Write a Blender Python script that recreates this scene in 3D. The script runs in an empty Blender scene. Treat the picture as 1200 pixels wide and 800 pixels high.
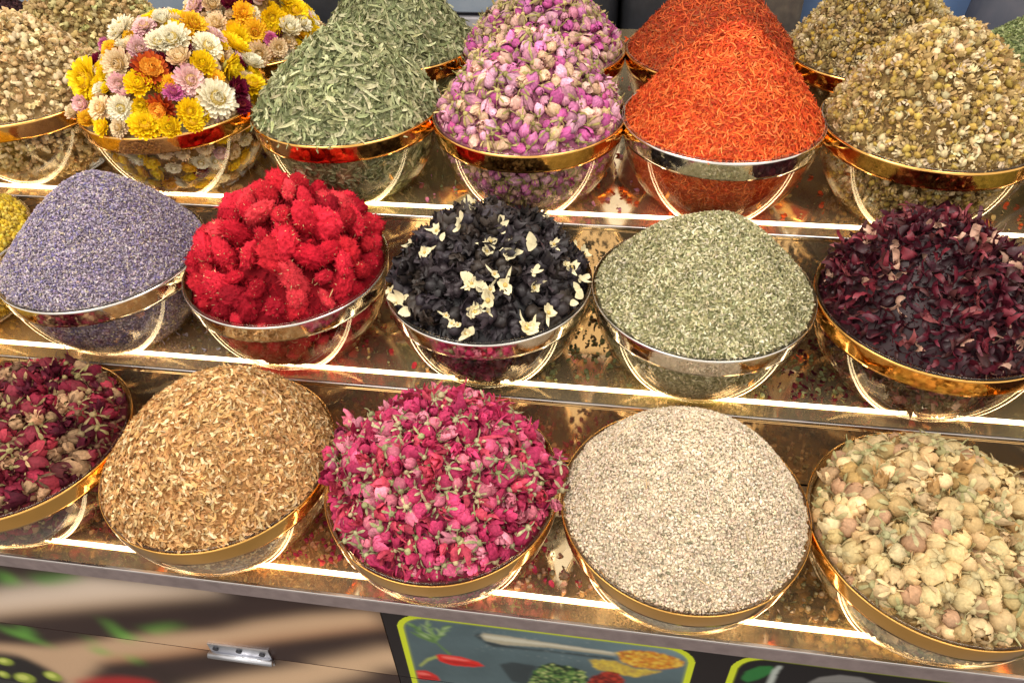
import bpy, math, random
import numpy as np
from mathutils import Matrix, Vector
scene = bpy.context.scene
COL = scene.collection
rng = np.random.default_rng(7)
random.seed(7)

# ------------------------------------------------------------------ camera, world, lamps, exposure
CAM_POS = np.array([0.31226, -0.46158, 0.60249])
CAM_R = np.array([0.98914717, 0.14363421, -0.03093673])
CAM_U = np.array([-0.07191936, 0.65692787, 0.75051541])
CAM_F = np.array([-0.12812289, 0.74014525, -0.66012842])
FPX = 866.0
cd = bpy.data.cameras.new('camera'); cam = bpy.data.objects.new('camera', cd); COL.objects.link(cam)
cd.sensor_width = 36; cd.lens = 36 * FPX / 1200; cd.clip_start = 0.02; cd.clip_end = 100
m = Matrix.Identity(4)
for i in range(3):
    m[i][0] = CAM_R[i]; m[i][1] = CAM_U[i]; m[i][2] = -CAM_F[i]; m[i][3] = CAM_POS[i]
cam.matrix_world = m
scene.camera = cam
w = bpy.data.worlds.new('World'); scene.world = w; w.use_nodes = True
bg = w.node_tree.nodes['Background']; bg.inputs[0].default_value = (1.0, 0.94, 0.86, 1); bg.inputs[1].default_value = 1.08
def area(name, loc, target, size, power, colour=(1, .92, .82), sy=None):
    l = bpy.data.lights.new(name, 'AREA'); l.energy = power; l.size = size; l.color = colour
    if sy: l.shape = 'RECTANGLE'; l.size_y = sy
    o = bpy.data.objects.new(name, l); COL.objects.link(o); o.location = loc
    o.rotation_euler = (Vector(target) - Vector(loc)).to_track_quat('-Z', 'Y').to_euler()
    return o
area('overhead_or_fill_lamp', (-.45, -.32, 1.62), (.1, .12, 0), .9, 16)
area('overhead_or_fill_lamp', (1.0, -.30, 1.66), (.4, .12, 0), .9, 16)
area('overhead_or_fill_lamp', (-.8, -1.35, 2.0), (.3, 0, -.1), 1.6, 13, (1, .94, .86))  # unseen front fill lamp, added to brighten the printed panels
scene.view_settings.view_transform = 'Standard'; scene.view_settings.look = 'None'
scene.view_settings.exposure = 0.1; scene.view_settings.gamma = 1.0
scene.cycles.max_bounces = 10; scene.cycles.transparent_max_bounces = 32
scene.cycles.diffuse_bounces = 3; scene.cycles.glossy_bounces = 5
scene.cycles.sample_clamp_indirect = 6; scene.cycles.use_denoising = True
scene.cycles.caustics_reflective = True

# ------------------------------------------------------------------ helpers
def lin(c):
    c = np.asarray(c, float) / 255.0
    return np.where(c <= .04045, c / 12.92, ((c + .055) / 1.055) ** 2.4)
def tag(o, label=None, cat=None, group=None, kind=None):
    if label: o['label'] = label
    if cat: o['category'] = cat
    if group: o['group'] = group
    if kind: o['kind'] = kind
    return o
def empty(name, loc=(0, 0, 0)):
    o = bpy.data.objects.new(name, None); o.location = loc; o.empty_display_size = .02; COL.objects.link(o); return o
def raw_mesh(name, V, tris, quads, col=None, smooth=True):
    me = bpy.data.meshes.new(name)
    nt, nq = len(tris), len(quads)
    me.vertices.add(len(V)); me.vertices.foreach_set('co', np.ascontiguousarray(V, np.float32).ravel())
    L = np.concatenate([np.asarray(tris, np.int32).ravel(), np.asarray(quads, np.int32).ravel()])
    me.loops.add(len(L)); me.loops.foreach_set('vertex_index', L.astype(np.int32))
    me.polygons.add(nt + nq)
    st = np.concatenate([np.arange(nt) * 3, nt * 3 + np.arange(nq) * 4]).astype(np.int32)
    me.polygons.foreach_set('loop_start', st)
    me.polygons.foreach_set('use_smooth', np.full(nt + nq, smooth, bool))
    me.update(calc_edges=True)
    if col is not None:
        a = me.color_attributes.new('Col', 'FLOAT_COLOR', 'POINT')
        c4 = np.ones((len(V), 4), np.float32); c4[:, :3] = col
        a.data.foreach_set('color', c4.ravel())
    return me
def link(name, me, mat=None, parent=None, loc=None):
    o = bpy.data.objects.new(name, me); COL.objects.link(o)
    if mat: 
        if not me.materials: me.materials.append(mat)
    if parent: o.parent = parent
    if loc is not None: o.location = loc
    return o
E3 = np.zeros((0, 3), int); E4 = np.zeros((0, 4), int)

class B:                                     # simple solid builder (boxes, revolved profiles)
    def __init__(s): s.V = []; s.T = []; s.Q = []; s.n = 0
    def add(s, V, T=E3, Q=E4):
        s.V.append(np.asarray(V, float)); s.T.append(np.asarray(T, int).reshape(-1, 3) + s.n); s.Q.append(np.asarray(Q, int).reshape(-1, 4) + s.n); s.n += len(V); return s
    def box(s, lo, hi, bev=0.0):
        lo = np.array(lo, float); hi = np.array(hi, float)
        if bev <= 0:
            V = [(x, y, z) for x in (lo[0], hi[0]) for y in (lo[1], hi[1]) for z in (lo[2], hi[2])]
            return s.add(V, E3, [(0, 1, 3, 2), (4, 6, 7, 5), (0, 4, 5, 1), (2, 3, 7, 6), (0, 2, 6, 4), (1, 5, 7, 3)])
        # bevelled along x: an octagon profile in yz, extruded
        y0, y1, z0, z1 = lo[1], hi[1], lo[2], hi[2]; b = bev
        pr = [(y0 + b, z0), (y1 - b, z0), (y1, z0 + b), (y1, z1 - b), (y1 - b, z1), (y0 + b, z1), (y0, z1 - b), (y0, z0 + b)]
        V = [(lo[0], y, z) for y, z in pr] + [(hi[0], y, z) for y, z in pr]
        Q = [(i, (i + 1) % 8, 8 + (i + 1) % 8, 8 + i) for i in range(8)] + [(0, 3, 2, 1), (0, 5, 4, 3), (0, 7, 6, 5), (8, 9, 10, 11), (8, 11, 12, 13), (8, 13, 14, 15)]
        return s.add(V, E3, Q)
    def lathe(s, prof, n=96, centre=(0, 0, 0), closed=True):
        prof = np.array(prof, float); k = len(prof); a = np.linspace(0, 2 * np.pi, n, endpoint=False)
        V = np.stack([prof[:, 0][:, None] * np.cos(a), prof[:, 0][:, None] * np.sin(a), np.repeat(prof[:, 1][:, None], n, 1)], -1).reshape(-1, 3) + np.array(centre)
        Q = []
        for i in range(k if closed else k - 1):
            j = (i + 1) % k
            for t in range(n):
                u = (t + 1) % n; Q.append((i * n + t, i * n + u, j * n + u, j * n + t))
        return s.add(V, E3, Q)
    def tube(s, a, b, r, n=12):
        a = np.array(a, float); b = np.array(b, float); d = (b - a) / np.linalg.norm(b - a)
        u = np.cross(d, (0, 0, 1) if abs(d[2]) < .9 else (1, 0, 0)); u /= np.linalg.norm(u); v = np.cross(d, u)
        t = np.linspace(0, 2 * np.pi, n, endpoint=False); ring = r * (np.cos(t)[:, None] * u + np.sin(t)[:, None] * v)
        V = np.concatenate([a + ring, b + ring, [a], [b]])
        Q = [(i, (i + 1) % n, n + (i + 1) % n, n + i) for i in range(n)]
        T = [(2 * n, (i + 1) % n, i) for i in range(n)] + [(2 * n + 1, n + i, n + (i + 1) % n) for i in range(n)]
        return s.add(V, T, Q)
    def mesh(s, name, smooth=False, col=None):
        return raw_mesh(name, np.concatenate(s.V), np.concatenate(s.T), np.concatenate(s.Q), col, smooth)
    def build(s, name, mat, parent=None, smooth=False, loc=None):
        return link(name, s.mesh(name, smooth), mat, parent, loc)

# ------------------------------------------------------------------ materials
def newmat(name):
    mt = bpy.data.materials.new(name); mt.use_nodes = True
    nt = mt.node_tree; nt.nodes.clear()
    return mt, nt, nt.nodes.new('ShaderNodeOutputMaterial')
def N(nt, t, **kw):
    n = nt.nodes.new(t)
    for k, v in kw.items():
        if k.startswith('_'): setattr(n, k[1:], v)
        else: n.inputs[k.replace('__', ' ')].default_value = v
    return n
def plain(name, rgb, rough=.5, metal=0., spec=.5, noise=None, bump=0., bscale=200., rvar=0., rscale=30., emit=None, objrand=0.):
    mt, nt, out = newmat(name)
    p = N(nt, 'ShaderNodeBsdfPrincipled', Roughness=rough, Metallic=metal)
    p.inputs['Specular IOR Level'].default_value = spec
    p.inputs['Base Color'].default_value = (*rgb, 1)
    tc = N(nt, 'ShaderNodeTexCoord')
    if noise:
        nz = N(nt, 'ShaderNodeTexNoise', Scale=noise[0], Detail=5.); nt.links.new(tc.outputs['Object'], nz.inputs['Vector'])
        mx = N(nt, 'ShaderNodeMix', _data_type='RGBA')
        mx.inputs[6].default_value = (*rgb, 1); mx.inputs[7].default_value = (*noise[1], 1)
        cr = N(nt, 'ShaderNodeMapRange'); cr.inputs[1].default_value = .35; cr.inputs[2].default_value = .7
        nt.links.new(nz.outputs['Fac'], cr.inputs[0]); nt.links.new(cr.outputs[0], mx.inputs[0]); nt.links.new(mx.outputs[2], p.inputs['Base Color'])
    if bump:
        nb = N(nt, 'ShaderNodeTexNoise', Scale=bscale, Detail=3.); nt.links.new(tc.outputs['Object'], nb.inputs['Vector'])
        bp = N(nt, 'ShaderNodeBump', Strength=bump, Distance=.002); nt.links.new(nb.outputs['Fac'], bp.inputs['Height']); nt.links.new(bp.outputs[0], p.inputs['Normal'])
    if rvar:
        nr = N(nt, 'ShaderNodeTexNoise', Scale=rscale, Detail=6.); nt.links.new(tc.outputs['Object'], nr.inputs['Vector'])
        mr = N(nt, 'ShaderNodeMapRange'); mr.inputs[1].default_value = .4; mr.inputs[2].default_value = .75; mr.inputs[3].default_value = rough; mr.inputs[4].default_value = rough + rvar
        nt.links.new(nr.outputs['Fac'], mr.inputs[0]); nt.links.new(mr.outputs[0], p.inputs['Roughness'])
    if emit:
        p.inputs['Emission Color'].default_value = (*emit[0], 1); p.inputs['Emission Strength'].default_value = emit[1]
    nt.links.new(p.outputs[0], out.inputs['Surface'])
    return mt
def herb(name, rough=.7, spec=.25, trans=.15, scale=700., amp=.35, objrand=.0):
    mt, nt, out = newmat(name)
    at = N(nt, 'ShaderNodeAttribute', _attribute_name='Col')
    tc = N(nt, 'ShaderNodeTexCoord')
    nz = N(nt, 'ShaderNodeTexNoise', Scale=scale, Detail=3.); nt.links.new(tc.outputs['Object'], nz.inputs['Vector'])
    mr = N(nt, 'ShaderNodeMapRange'); mr.inputs[1].default_value = .25; mr.inputs[2].default_value = .75; mr.inputs[3].default_value = 1 - amp; mr.inputs[4].default_value = 1 + amp
    nt.links.new(nz.outputs['Fac'], mr.inputs[0])
    val = mr.outputs[0]
    if objrand:
        oi = N(nt, 'ShaderNodeObjectInfo'); m2 = N(nt, 'ShaderNodeMapRange'); m2.inputs[3].default_value = 1 - objrand; m2.inputs[4].default_value = 1 + objrand
        nt.links.new(oi.outputs['Random'], m2.inputs[0]); mm = N(nt, 'ShaderNodeMath', _operation='MULTIPLY')
        nt.links.new(val, mm.inputs[0]); nt.links.new(m2.outputs[0], mm.inputs[1]); val = mm.outputs[0]
    vm = N(nt, 'ShaderNodeVectorMath', _operation='SCALE'); nt.links.new(at.outputs['Color'], vm.inputs[0]); nt.links.new(val, vm.inputs['Scale'])
    p = N(nt, 'ShaderNodeBsdfPrincipled', Roughness=rough); p.inputs['Specular IOR Level'].default_value = spec
    nt.links.new(vm.outputs[0], p.inputs['Base Color'])
    if trans:
        tr = N(nt, 'ShaderNodeBsdfTranslucent'); nt.links.new(vm.outputs[0], tr.inputs['Color'])
        mx = N(nt, 'ShaderNodeMixShader', Fac=trans); nt.links.new(p.outputs[0], mx.inputs[1]); nt.links.new(tr.outputs[0], mx.inputs[2]); nt.links.new(mx.outputs[0], out.inputs['Surface'])
    else: nt.links.new(p.outputs[0], out.inputs['Surface'])
    return mt
def glassmat(name, tint=(.99, .985, .97), f0=.04):
    mt, nt, out = newmat(name)
    lw = N(nt, 'ShaderNodeLayerWeight', Blend=.5)
    pw = N(nt, 'ShaderNodeMath', _operation='POWER'); nt.links.new(lw.outputs['Facing'], pw.inputs[0]); pw.inputs[1].default_value = 4.
    ma = N(nt, 'ShaderNodeMath', _operation='MULTIPLY_ADD'); nt.links.new(pw.outputs[0], ma.inputs[0]); ma.inputs[1].default_value = .8; ma.inputs[2].default_value = f0
    t = N(nt, 'ShaderNodeBsdfTransparent', Color=(*tint, 1)); g = N(nt, 'ShaderNodeBsdfGlossy', Roughness=.02, Color=(1, .93, .80, 1))
    tc = N(nt, 'ShaderNodeTexCoord'); nb = N(nt, 'ShaderNodeTexNoise', Scale=14., Detail=1.); nt.links.new(tc.outputs['Object'], nb.inputs['Vector'])
    bp = N(nt, 'ShaderNodeBump', Strength=.07, Distance=.01); nt.links.new(nb.outputs['Fac'], bp.inputs['Height']); nt.links.new(bp.outputs[0], g.inputs['Normal'])
    mx = N(nt, 'ShaderNodeMixShader'); nt.links.new(ma.outputs[0], mx.inputs[0]); nt.links.new(t.outputs[0], mx.inputs[1]); nt.links.new(g.outputs[0], mx.inputs[2])
    nt.links.new(mx.outputs[0], out.inputs['Surface'])
    return mt
M_GLASS = glassmat('clear_acrylic')
M_GOLD = plain('gold_mirror_foil', (.86, .47, .13), .07, 1., bump=.25, bscale=60., rvar=.1, rscale=25.)
M_SILVER = plain('silver_mirror_foil', (.80, .76, .70), .08, 1., bump=.25, bscale=60., rvar=.1, rscale=25.)
M_SHELF = plain('gold_mirror_sheet', (.95, .76, .47), .03, .86, noise=(35., (.87, .65, .38)), bump=.05, bscale=30., rvar=.16, rscale=60.)
M_RISER = plain('gold_mirror_riser', (.86, .66, .42), .03, .9, bump=.06, bscale=25., rvar=.08, rscale=35.)
M_TRIM = plain('brushed_steel_trim', (.44, .35, .35), .42, .8, noise=(60., (.34, .27, .27)), bump=.1, bscale=400., rvar=.2)
M_LIP = plain('steel_lip', (.62, .58, .56), .25, 1., rvar=.2)
M_LED = plain('led_strip', (.9, .85, .75), .5, emit=((1, .82, .52), 8.))
M_STEEL = plain('hinge_steel', (.62, .63, .68), .25, 1., rvar=.2)
M_SCREW = plain('screw_dark', (.05, .05, .06), .4, .8)
M_CARCASS = plain('carcass_black', (.02, .018, .018), .5)

# ------------------------------------------------------------------ layout: bowls and their heaps
#HEAPS_BEGIN
def bw(x, y, z, R, rim, h, p, ax=0., ay=0., what=''):
    return dict(x=x, y=y, z=z, R=R, rim=rim, heap=dict(h=h, p=p, ax=ax, ay=ay), what=what)
YT, ZT, YM, ZM, YK = .4042, .2168, .2055, .1079, .6216
BOWLS = {
 'T0': bw(-.5009, YT + .011, ZT, .119, 'gold', .105, 1.6, .01),
 'T1': bw(-.2754, YT + .002, ZT, .120, 'gold', .098, 1.8, .02),
 'T2': bw(-.0380, YT, ZT, .120, 'gold', .094, 1.6, .012),
 'T3': bw(.1963, YT - .005, ZT, .1183, 'gold', .096, 1.6, .004),
 'T4': bw(.4281, YT - .002, ZT, .1181, 'silver', .106, 1.4, 0.),
 'T5': bw(.6609, YT - .002, ZT, .1195, 'gold', .110, 1.8, -.01),
 'M5': bw(-.5470, YM, ZM, .119, 'silver', .080, 1.6),
 'M0': bw(-.3033, YM, ZM, .1195, 'silver', .104, 1.45, .026),
 'M1': bw(-.0674, YM - .001, ZM, .1182, 'silver', .096, 1.7, .022),
 'M2': bw(.1736, YM - .004, ZM, .1165, 'silver', .078, 1.7, .004),
 'M3': bw(.4103, YM + .001, ZM, .1195, 'silver', .085, 1.65, .008),
 'M4': bw(.6516, YM + .002, ZM, .1215, 'gold', .104, 1.6, -.028),
 'B0': bw(-.3282, 0., 0., .1177, 'gold', .055, 2.2, .01),
 'B1': bw(-.0896, 0., 0., .1215, 'gold', .094, 2.1, .02),
 'B2': bw(.1553, -.005, 0., .1194, 'gold', .086, 2.1, 0.),
 'B3': bw(.3972, -.002, 0., .1203, 'gold', .090, 2.2, .012),
 'B4': bw(.6340, -.004, 0., .1189, 'gold', .046, 2.4, 0.),
 'B5': bw(.876, -.002, 0., .1195, 'gold', .085, 1.9),
 'M6': bw(.893, YM, ZM, .1195, 'silver', .095, 1.6),
 'T6': bw(.901, YT, ZT, .1195, 'gold', .095, 1.6),
 'B6': bw(-.569, 0., 0., .1195, 'gold', .085, 1.9),
 'T7': bw(-.741, YT, ZT, .119, 'gold', .095, 1.6),
 'K7': bw(-.7600, YK, ZT, .119, 'gold', .118, 1.6),
 'K0': bw(-.5250, YK, ZT, .119, 'gold', .108, 1.5),
 'K1': bw(-.2640, YK - .001, ZT, .1195, 'gold', .100, 1.6, .01),
 'K2': bw(-.0332, YK + .001, ZT, .1195, 'gold', .100, 1.5),
 'K3': bw(.1885, YK - .009, ZT, .1195, 'gold', .098, 1.5, .006),
 'K4': bw(.4265, YK + .002, ZT, .1195, 'gold', .104, 1.35),
 'K5': bw(.6473, YK + .007, ZT, .1194, 'gold', .104, 1.6),
 'K6': bw(.9000, YK, ZT, .1194, 'gold', .075, 1.5),
}
#HEAPS_END
BD, BC = .136, .1085                                          # bowl depth curve and where the flat base cuts it

# ------------------------------------------------------------------ the stepped stand
XL, XR = -1.05, 1.35
stand = tag(empty('display_stand', (.15, 0, -.6)), 'three-step stall counter sheeted in gold mirror with glowing light strips along each step', 'display stand')
def S(b, name, mat, smooth=False):
    o = b.build(name, mat, None, smooth); o.parent = stand; o.matrix_parent_inverse = Matrix.Translation((-.15, 0, .6)); return o
steps = [(-.085, .1205, -.110), (.1205, .3190, -.0021), (.3190, 1.02, .1068)]     # front y, back y, top z
for i, (y0, y1, zt) in enumerate(steps):
    S(B().box((XL, y0 + .0025, zt - .008), (XR, y1 - .0005, zt)), 'shelf', M_SHELF)
    if i: S(B().box((XL, y0 + .001, steps[i - 1][2] + .001), (XR, y0 + .004, zt - .0085)), 'riser', M_RISER)
    if i == 0:
        t = S(B().box((XL, y0 - .001, zt - .0245), (XR, y0 + .002, zt - .0025), .0008), 'edge_trim', M_TRIM)
        S(B().box((XL, y0 - .0016, zt - .0022), (XR, y0 + .0022, zt + .0008), .0006), 'edge_lip', M_LIP)
    else:
        S(B().box((XL, y0 - .001, zt - .0035), (XR, y0 + .0022, zt + .0008), .0006), 'edge_lip', M_LIP)
    yl = y0 + .0245
    S(B().box((XL, yl - .0025, zt + .0002), (XR, yl + .0025, zt + .0018), .0006), 'light_strip', M_LED)
S(B().box((XL, -.078, -.62), (XR, 1.0, -.1195)), 'carcass', M_CARCASS)
S(B().box((XL, .128, -.1185), (XR, 1.0, -.0115)), 'carcass', M_CARCASS)
S(B().box((XL, .326, -.0105), (XR, 1.0, .098)), 'carcass', M_CARCASS)

# printed front panels: flat prints at their real place, drawn as a fine grid of colour
PAN = {'band1': [(-0.502, -0.2539), (-0.4, -0.2006), (-0.3149, -0.167), (-0.2609, -0.1446), (-0.0907, -0.1336), (-0.1053, -0.1476), (-0.2279, -0.1939), (-0.3649, -0.2456),
           (-0.4397, -0.2739), (-0.5406, -0.3182)],
 'band1lo': [(-0.531, -0.3022), (-0.4304, -0.2566), (-0.3568, -0.2292), (-0.2227, -0.1811), (-0.1028, -0.1398), (-0.1053, -0.1476), (-0.2279, -0.1939), (-0.3649, -0.2456),
             (-0.4397, -0.2739), (-0.5406, -0.3182)],
 'band2': [(-0.5461, -0.3722), (-0.4875, -0.362), (-0.4098, -0.3516), (-0.2644, -0.284), (-0.1263, -0.2344), (-0.069, -0.2001), (0.0006, -0.168), (0.0846, -0.1391),
           (0.0849, -0.1745), (-0.059, -0.2427), (-0.164, -0.2963), (-0.2497, -0.3379), (-0.3402, -0.3774), (-0.4041, -0.4535), (-0.4265, -0.5), (-0.4526, -0.5079),
           (-0.4389, -0.4553), (-0.4458, -0.4221), (-0.4708, -0.3926), (-0.5033, -0.3911), (-0.5634, -0.4019)],
 'band2lo': [(-0.2437, -0.3221), (-0.1584, -0.2791), (-0.0556, -0.2292), (0.0864, -0.1646), (0.0846, -0.1764), (-0.0596, -0.245), (-0.1649, -0.2988), (-0.2507, -0.3406),
             (-0.3415, -0.3802), (-0.3569, -0.3921), (-0.3164, -0.3511)],
 'band3': [(-0.2214, -0.4106), (-0.1352, -0.3548), (-0.0281, -0.2961), (0.0927, -0.216), (0.0935, -0.2625), (-0.0172, -0.3502), (-0.0924, -0.4196), (-0.2756, -0.4766)],
 'boardedge': [(0.0897, -0.1434), (0.0875, -0.3144)],
 'chili': [(0.143, -0.2255), (0.1484, -0.222), (0.1723, -0.2218), (0.1917, -0.229), (0.1991, -0.2375), (0.1857, -0.2434), (0.1603, -0.2462), (0.1457, -0.2395)],
 'chili2': [(0.1142, -0.2722), (0.1272, -0.2686), (0.1387, -0.2787), (0.1416, -0.2916), (0.1244, -0.2943), (0.1136, -0.2951)],
 'chilistem': [(0.1191, -0.2576), (0.1307, -0.2372), (0.1441, -0.2252), (0.1455, -0.2311), (0.132, -0.2432), (0.1207, -0.2615)],
 'f2in': [(0.4744, -0.2047), (0.474, -0.1806), (0.4772, -0.1641), (0.4865, -0.1538), (0.5137, -0.1463), (0.5465, -0.1447), (0.6595, -0.1443), (0.7306, -0.1458)],
 'f2out': [(0.4642, -0.2077), (0.465, -0.1792), (0.4703, -0.1583), (0.483, -0.1436), (0.5119, -0.1375), (0.5445, -0.136), (0.6567, -0.1357), (0.7273, -0.1373)],
 'frame_corner': [(0.3632, -0.1384), (0.4069, -0.1417), (0.4195, -0.1532), (0.4266, -0.1743), (0.4267, -0.2252)],
 'frame_in': [(0.1209, -0.1525), (0.2793, -0.1506), (0.3642, -0.151), (0.4037, -0.1518), (0.4134, -0.1605), (0.418, -0.1767), (0.4187, -0.2276)],
 'greens': [[(-0.4564, -0.3046), (-0.4329, -0.3195), (-0.3968, -0.3457), (-0.4055, -0.348), (-0.4444, -0.3294), (-0.4621, -0.3152)],
            [(-0.4318, -0.3054), (-0.4136, -0.2942), (-0.41, -0.3115), (-0.4326, -0.3311)], [(-0.2831, -0.2453), (-0.2749, -0.2475), (-0.2705, -0.299), (-0.2782, -0.3033)],
            [(-0.2856, -0.2782), (-0.2614, -0.2766), (-0.2445, -0.2812), (-0.2695, -0.2965)], [(-0.3435, -0.339), (-0.3227, -0.3311), (-0.309, -0.3394), (-0.3352, -0.3513)],
            [(-0.2875, -0.3409), (-0.2712, -0.3462), (-0.2846, -0.3646), (-0.2924, -0.3593)], [(-0.3744, -0.1534), (-0.3623, -0.162), (-0.3608, -0.1806), (-0.3952, -0.1918)],
            [(-0.3334, -0.1597), (-0.275, -0.1403), (-0.2678, -0.1478), (-0.3169, -0.1712), (-0.3419, -0.1765)],
            [(-0.2382, -0.2621), (-0.1892, -0.2373), (-0.1641, -0.2291), (-0.2228, -0.2669)], [(-0.3325, -0.3034), (-0.3206, -0.3096), (-0.3303, -0.326)]],
 'handle': [(0.1985, -0.1653), (0.2017, -0.1589), (0.2241, -0.1589), (0.2702, -0.1623), (0.3448, -0.1656), (0.3452, -0.1732), (0.2702, -0.1738), (0.2232, -0.1802),
            (0.2026, -0.1758)],
 'handshadow': [(0.1908, -0.1673), (0.1988, -0.1596), (0.2007, -0.1763), (0.2326, -0.1816), (0.3437, -0.1775), (0.3458, -0.1828), (0.2702, -0.1835), (0.2086, -0.1879)],
 'herbs': [(0.2501, -0.2666), (0.2545, -0.2391), (0.2634, -0.2197), (0.2749, -0.2082), (0.2845, -0.2118), (0.2987, -0.2119), (0.3131, -0.2182), (0.3166, -0.2362),
           (0.3099, -0.2712), (0.2497, -0.2941)],
 'herbshadow': [(0.2164, -0.2285), (0.2315, -0.2181), (0.2605, -0.2205), (0.2524, -0.244), (0.25, -0.2711), (0.2299, -0.268)],
 'hinge': [(-0.1516, -0.2685), (-0.0698, -0.2714), (-0.073, -0.2924), (-0.0756, -0.3069), (-0.1613, -0.3094)],
 'leaf2': [(0.4772, -0.1896), (0.4793, -0.1712), (0.4904, -0.1565), (0.5025, -0.1532), (0.507, -0.1634), (0.4955, -0.1843), (0.4853, -0.1954)],
 'lineR': [(0.1118, -0.2842), (0.1421, -0.2868)],
 'plate2': [(0.543, -0.1804), (0.5511, -0.1643), (0.5692, -0.1534), (0.5897, -0.1532), (0.6068, -0.1617)],
 'powder': [(0.3167, -0.1888), (0.3441, -0.1852), (0.3678, -0.1967), (0.395, -0.1951), (0.3694, -0.2167), (0.3269, -0.2102)],
 'red': [(-0.4135, -0.4535), (-0.3784, -0.4351), (-0.3248, -0.4169), (-0.2786, -0.4141), (-0.2781, -0.4301), (-0.4224, -0.4729)],
 'redpowder': [(0.3152, -0.2518), (0.323, -0.228), (0.3364, -0.2116), (0.3475, -0.2105), (0.357, -0.2266), (0.3622, -0.2599), (0.3199, -0.2727)],
 'rosemary': [[(0.1199, -0.1602), (0.1241, -0.1573), (0.1472, -0.1939), (0.143, -0.197)], [(0.1375, -0.1578), (0.1404, -0.1571), (0.1482, -0.1936), (0.145, -0.1965)],
              [(0.1578, -0.1548), (0.1593, -0.1581), (0.1466, -0.1901), (0.145, -0.1866)], [(0.1436, -0.1909), (0.1472, -0.1939), (0.1617, -0.2184), (0.1584, -0.2214)],
              [(0.1162, -0.1744), (0.1364, -0.1848), (0.143, -0.197), (0.1263, -0.1874)]],
 'seam': [(-0.2396, -0.2956), (-0.1806, -0.2939)],
 'seam2': [(-0.0265, -0.2888), (0.0818, -0.2927), (0.1032, -0.2935)],
 'seeds': [[(-0.5196, -0.4161), (-0.5021, -0.4088), (-0.5008, -0.4242), (-0.5233, -0.433)], [(-0.5179, -0.467), (-0.4965, -0.4554), (-0.4903, -0.4759), (-0.5218, -0.4908)],
           [(-0.4597, -0.4449), (-0.4424, -0.4346), (-0.4373, -0.4549), (-0.4595, -0.4641)], [(-0.5405, -0.4596), (-0.5308, -0.4624), (-0.5363, -0.4779), (-0.5512, -0.4794)],
           [(-0.5588, -0.4988), (-0.5471, -0.4982), (-0.5566, -0.5216), (-0.5775, -0.5278)]],
 'spoon': [(-0.5669, -0.408), (-0.5049, -0.3941), (-0.4708, -0.3926), (-0.4425, -0.4292), (-0.4418, -0.4701), (-0.4827, -0.5722), (-0.7427, -0.6556)],
 'spoonbowl': [(0.3448, -0.1656), (0.3602, -0.1559), (0.3821, -0.1538), (0.4045, -0.1592), (0.4163, -0.1694), (0.4116, -0.1824), (0.3902, -0.1924), (0.3675, -0.1927),
               (0.3513, -0.1833)],
 'stripedge': [(0.1089, -0.1425), (0.1063, -0.2858)],
 'white2': [(0.5038, -0.196), (0.5042, -0.1622), (0.5077, -0.1499), (0.512, -0.1505), (0.5101, -0.1703), (0.5113, -0.1938)],
 'yel': [(0.1059, -0.1432), (0.1143, -0.1449), (0.1133, -0.3068), (0.1033, -0.3098)]}
def inpoly(P, X, Z):
    P = np.array(P); inside = np.zeros(X.shape, bool); j = len(P) - 1
    for i in range(len(P)):
        xi, zi = P[i]; xj, zj = P[j]
        c = ((zi > Z) != (zj > Z)) & (X < (xj - xi) * (Z - zi) / (zj - zi + 1e-12) + xi)
        inside ^= c; j = i
    return inside
def blur(a, k):
    for ax in (0, 1):
        for _ in range(2):
            c = np.cumsum(np.concatenate([np.repeat(a.take([0], ax), k + 1, ax), a, np.repeat(a.take([-1], ax), k, ax)], ax), ax)
            n = a.shape[ax]; a = (c.take(range(2 * k + 1, 2 * k + 1 + n), ax) - c.take(range(0, n), ax)) / (2 * k + 1)
    return a
def vnoise(X, Z, f, seed):
    r = np.random.default_rng(seed); out = 0
    for _ in range(6):
        a = r.uniform(0, 2 * np.pi); k = f * r.uniform(.6, 1.6); out = out + np.sin(k * (X * np.cos(a) + Z * np.sin(a)) + r.uniform(0, 6.28))
    return out / 6
def grid(x0, x1, z0, z1, st):
    xs = np.arange(x0, x1 + st * .5, st); zs = np.arange(z0, z1 + st * .5, st)
    return np.meshgrid(xs, zs)
def put(I, X, Z, poly, c, a=1.0):
    k = inpoly(poly, X, Z); I[k] = I[k] * (1 - a) + lin(c) * a
def print_mesh(name, X, Z, I, y, mat, thick=.003):
    nz, nx = X.shape
    V = np.stack([X.ravel(), np.full(X.size, y), Z.ravel()], -1)
    i = np.arange(nx * nz).reshape(nz, nx)
    Q = np.stack([i[:-1, :-1], i[:-1, 1:], i[1:, 1:], i[1:, :-1]], -1).reshape(-1, 4)
    bx = [(X.min(), y + thick, Z.min()), (X.max(), y + thick, Z.min()), (X.max(), y + thick, Z.max()), (X.min(), y + thick, Z.max())]
    n = len(V); V = np.concatenate([V, bx])
    c = [i[0, 0], i[0, -1], i[-1, -1], i[-1, 0]]
    Q = np.concatenate([Q, [(c[0], n, n + 1, c[1]), (c[1], n + 1, n + 2, c[2]), (c[2], n + 2, n + 3, c[3]), (c[3], n + 3, n, c[0]), (n, n + 3, n + 2, n + 1)]])
    C = np.concatenate([I.reshape(-1, 3), np.repeat(lin([[30, 25, 25]]), 4, 0)])
    o = link(name, raw_mesh(name, V, E3, Q, C, False), mat); o.parent = stand; o.matrix_parent_inverse = Matrix.Translation((-.15, 0, .6)); return o
M_PRINT = herb('printed_panel', .38, .12, 0., 900., .06)
ZTOP, ZSEAM, ZBOT = -.1350, -.2935, -.49
ST = .0011
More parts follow.
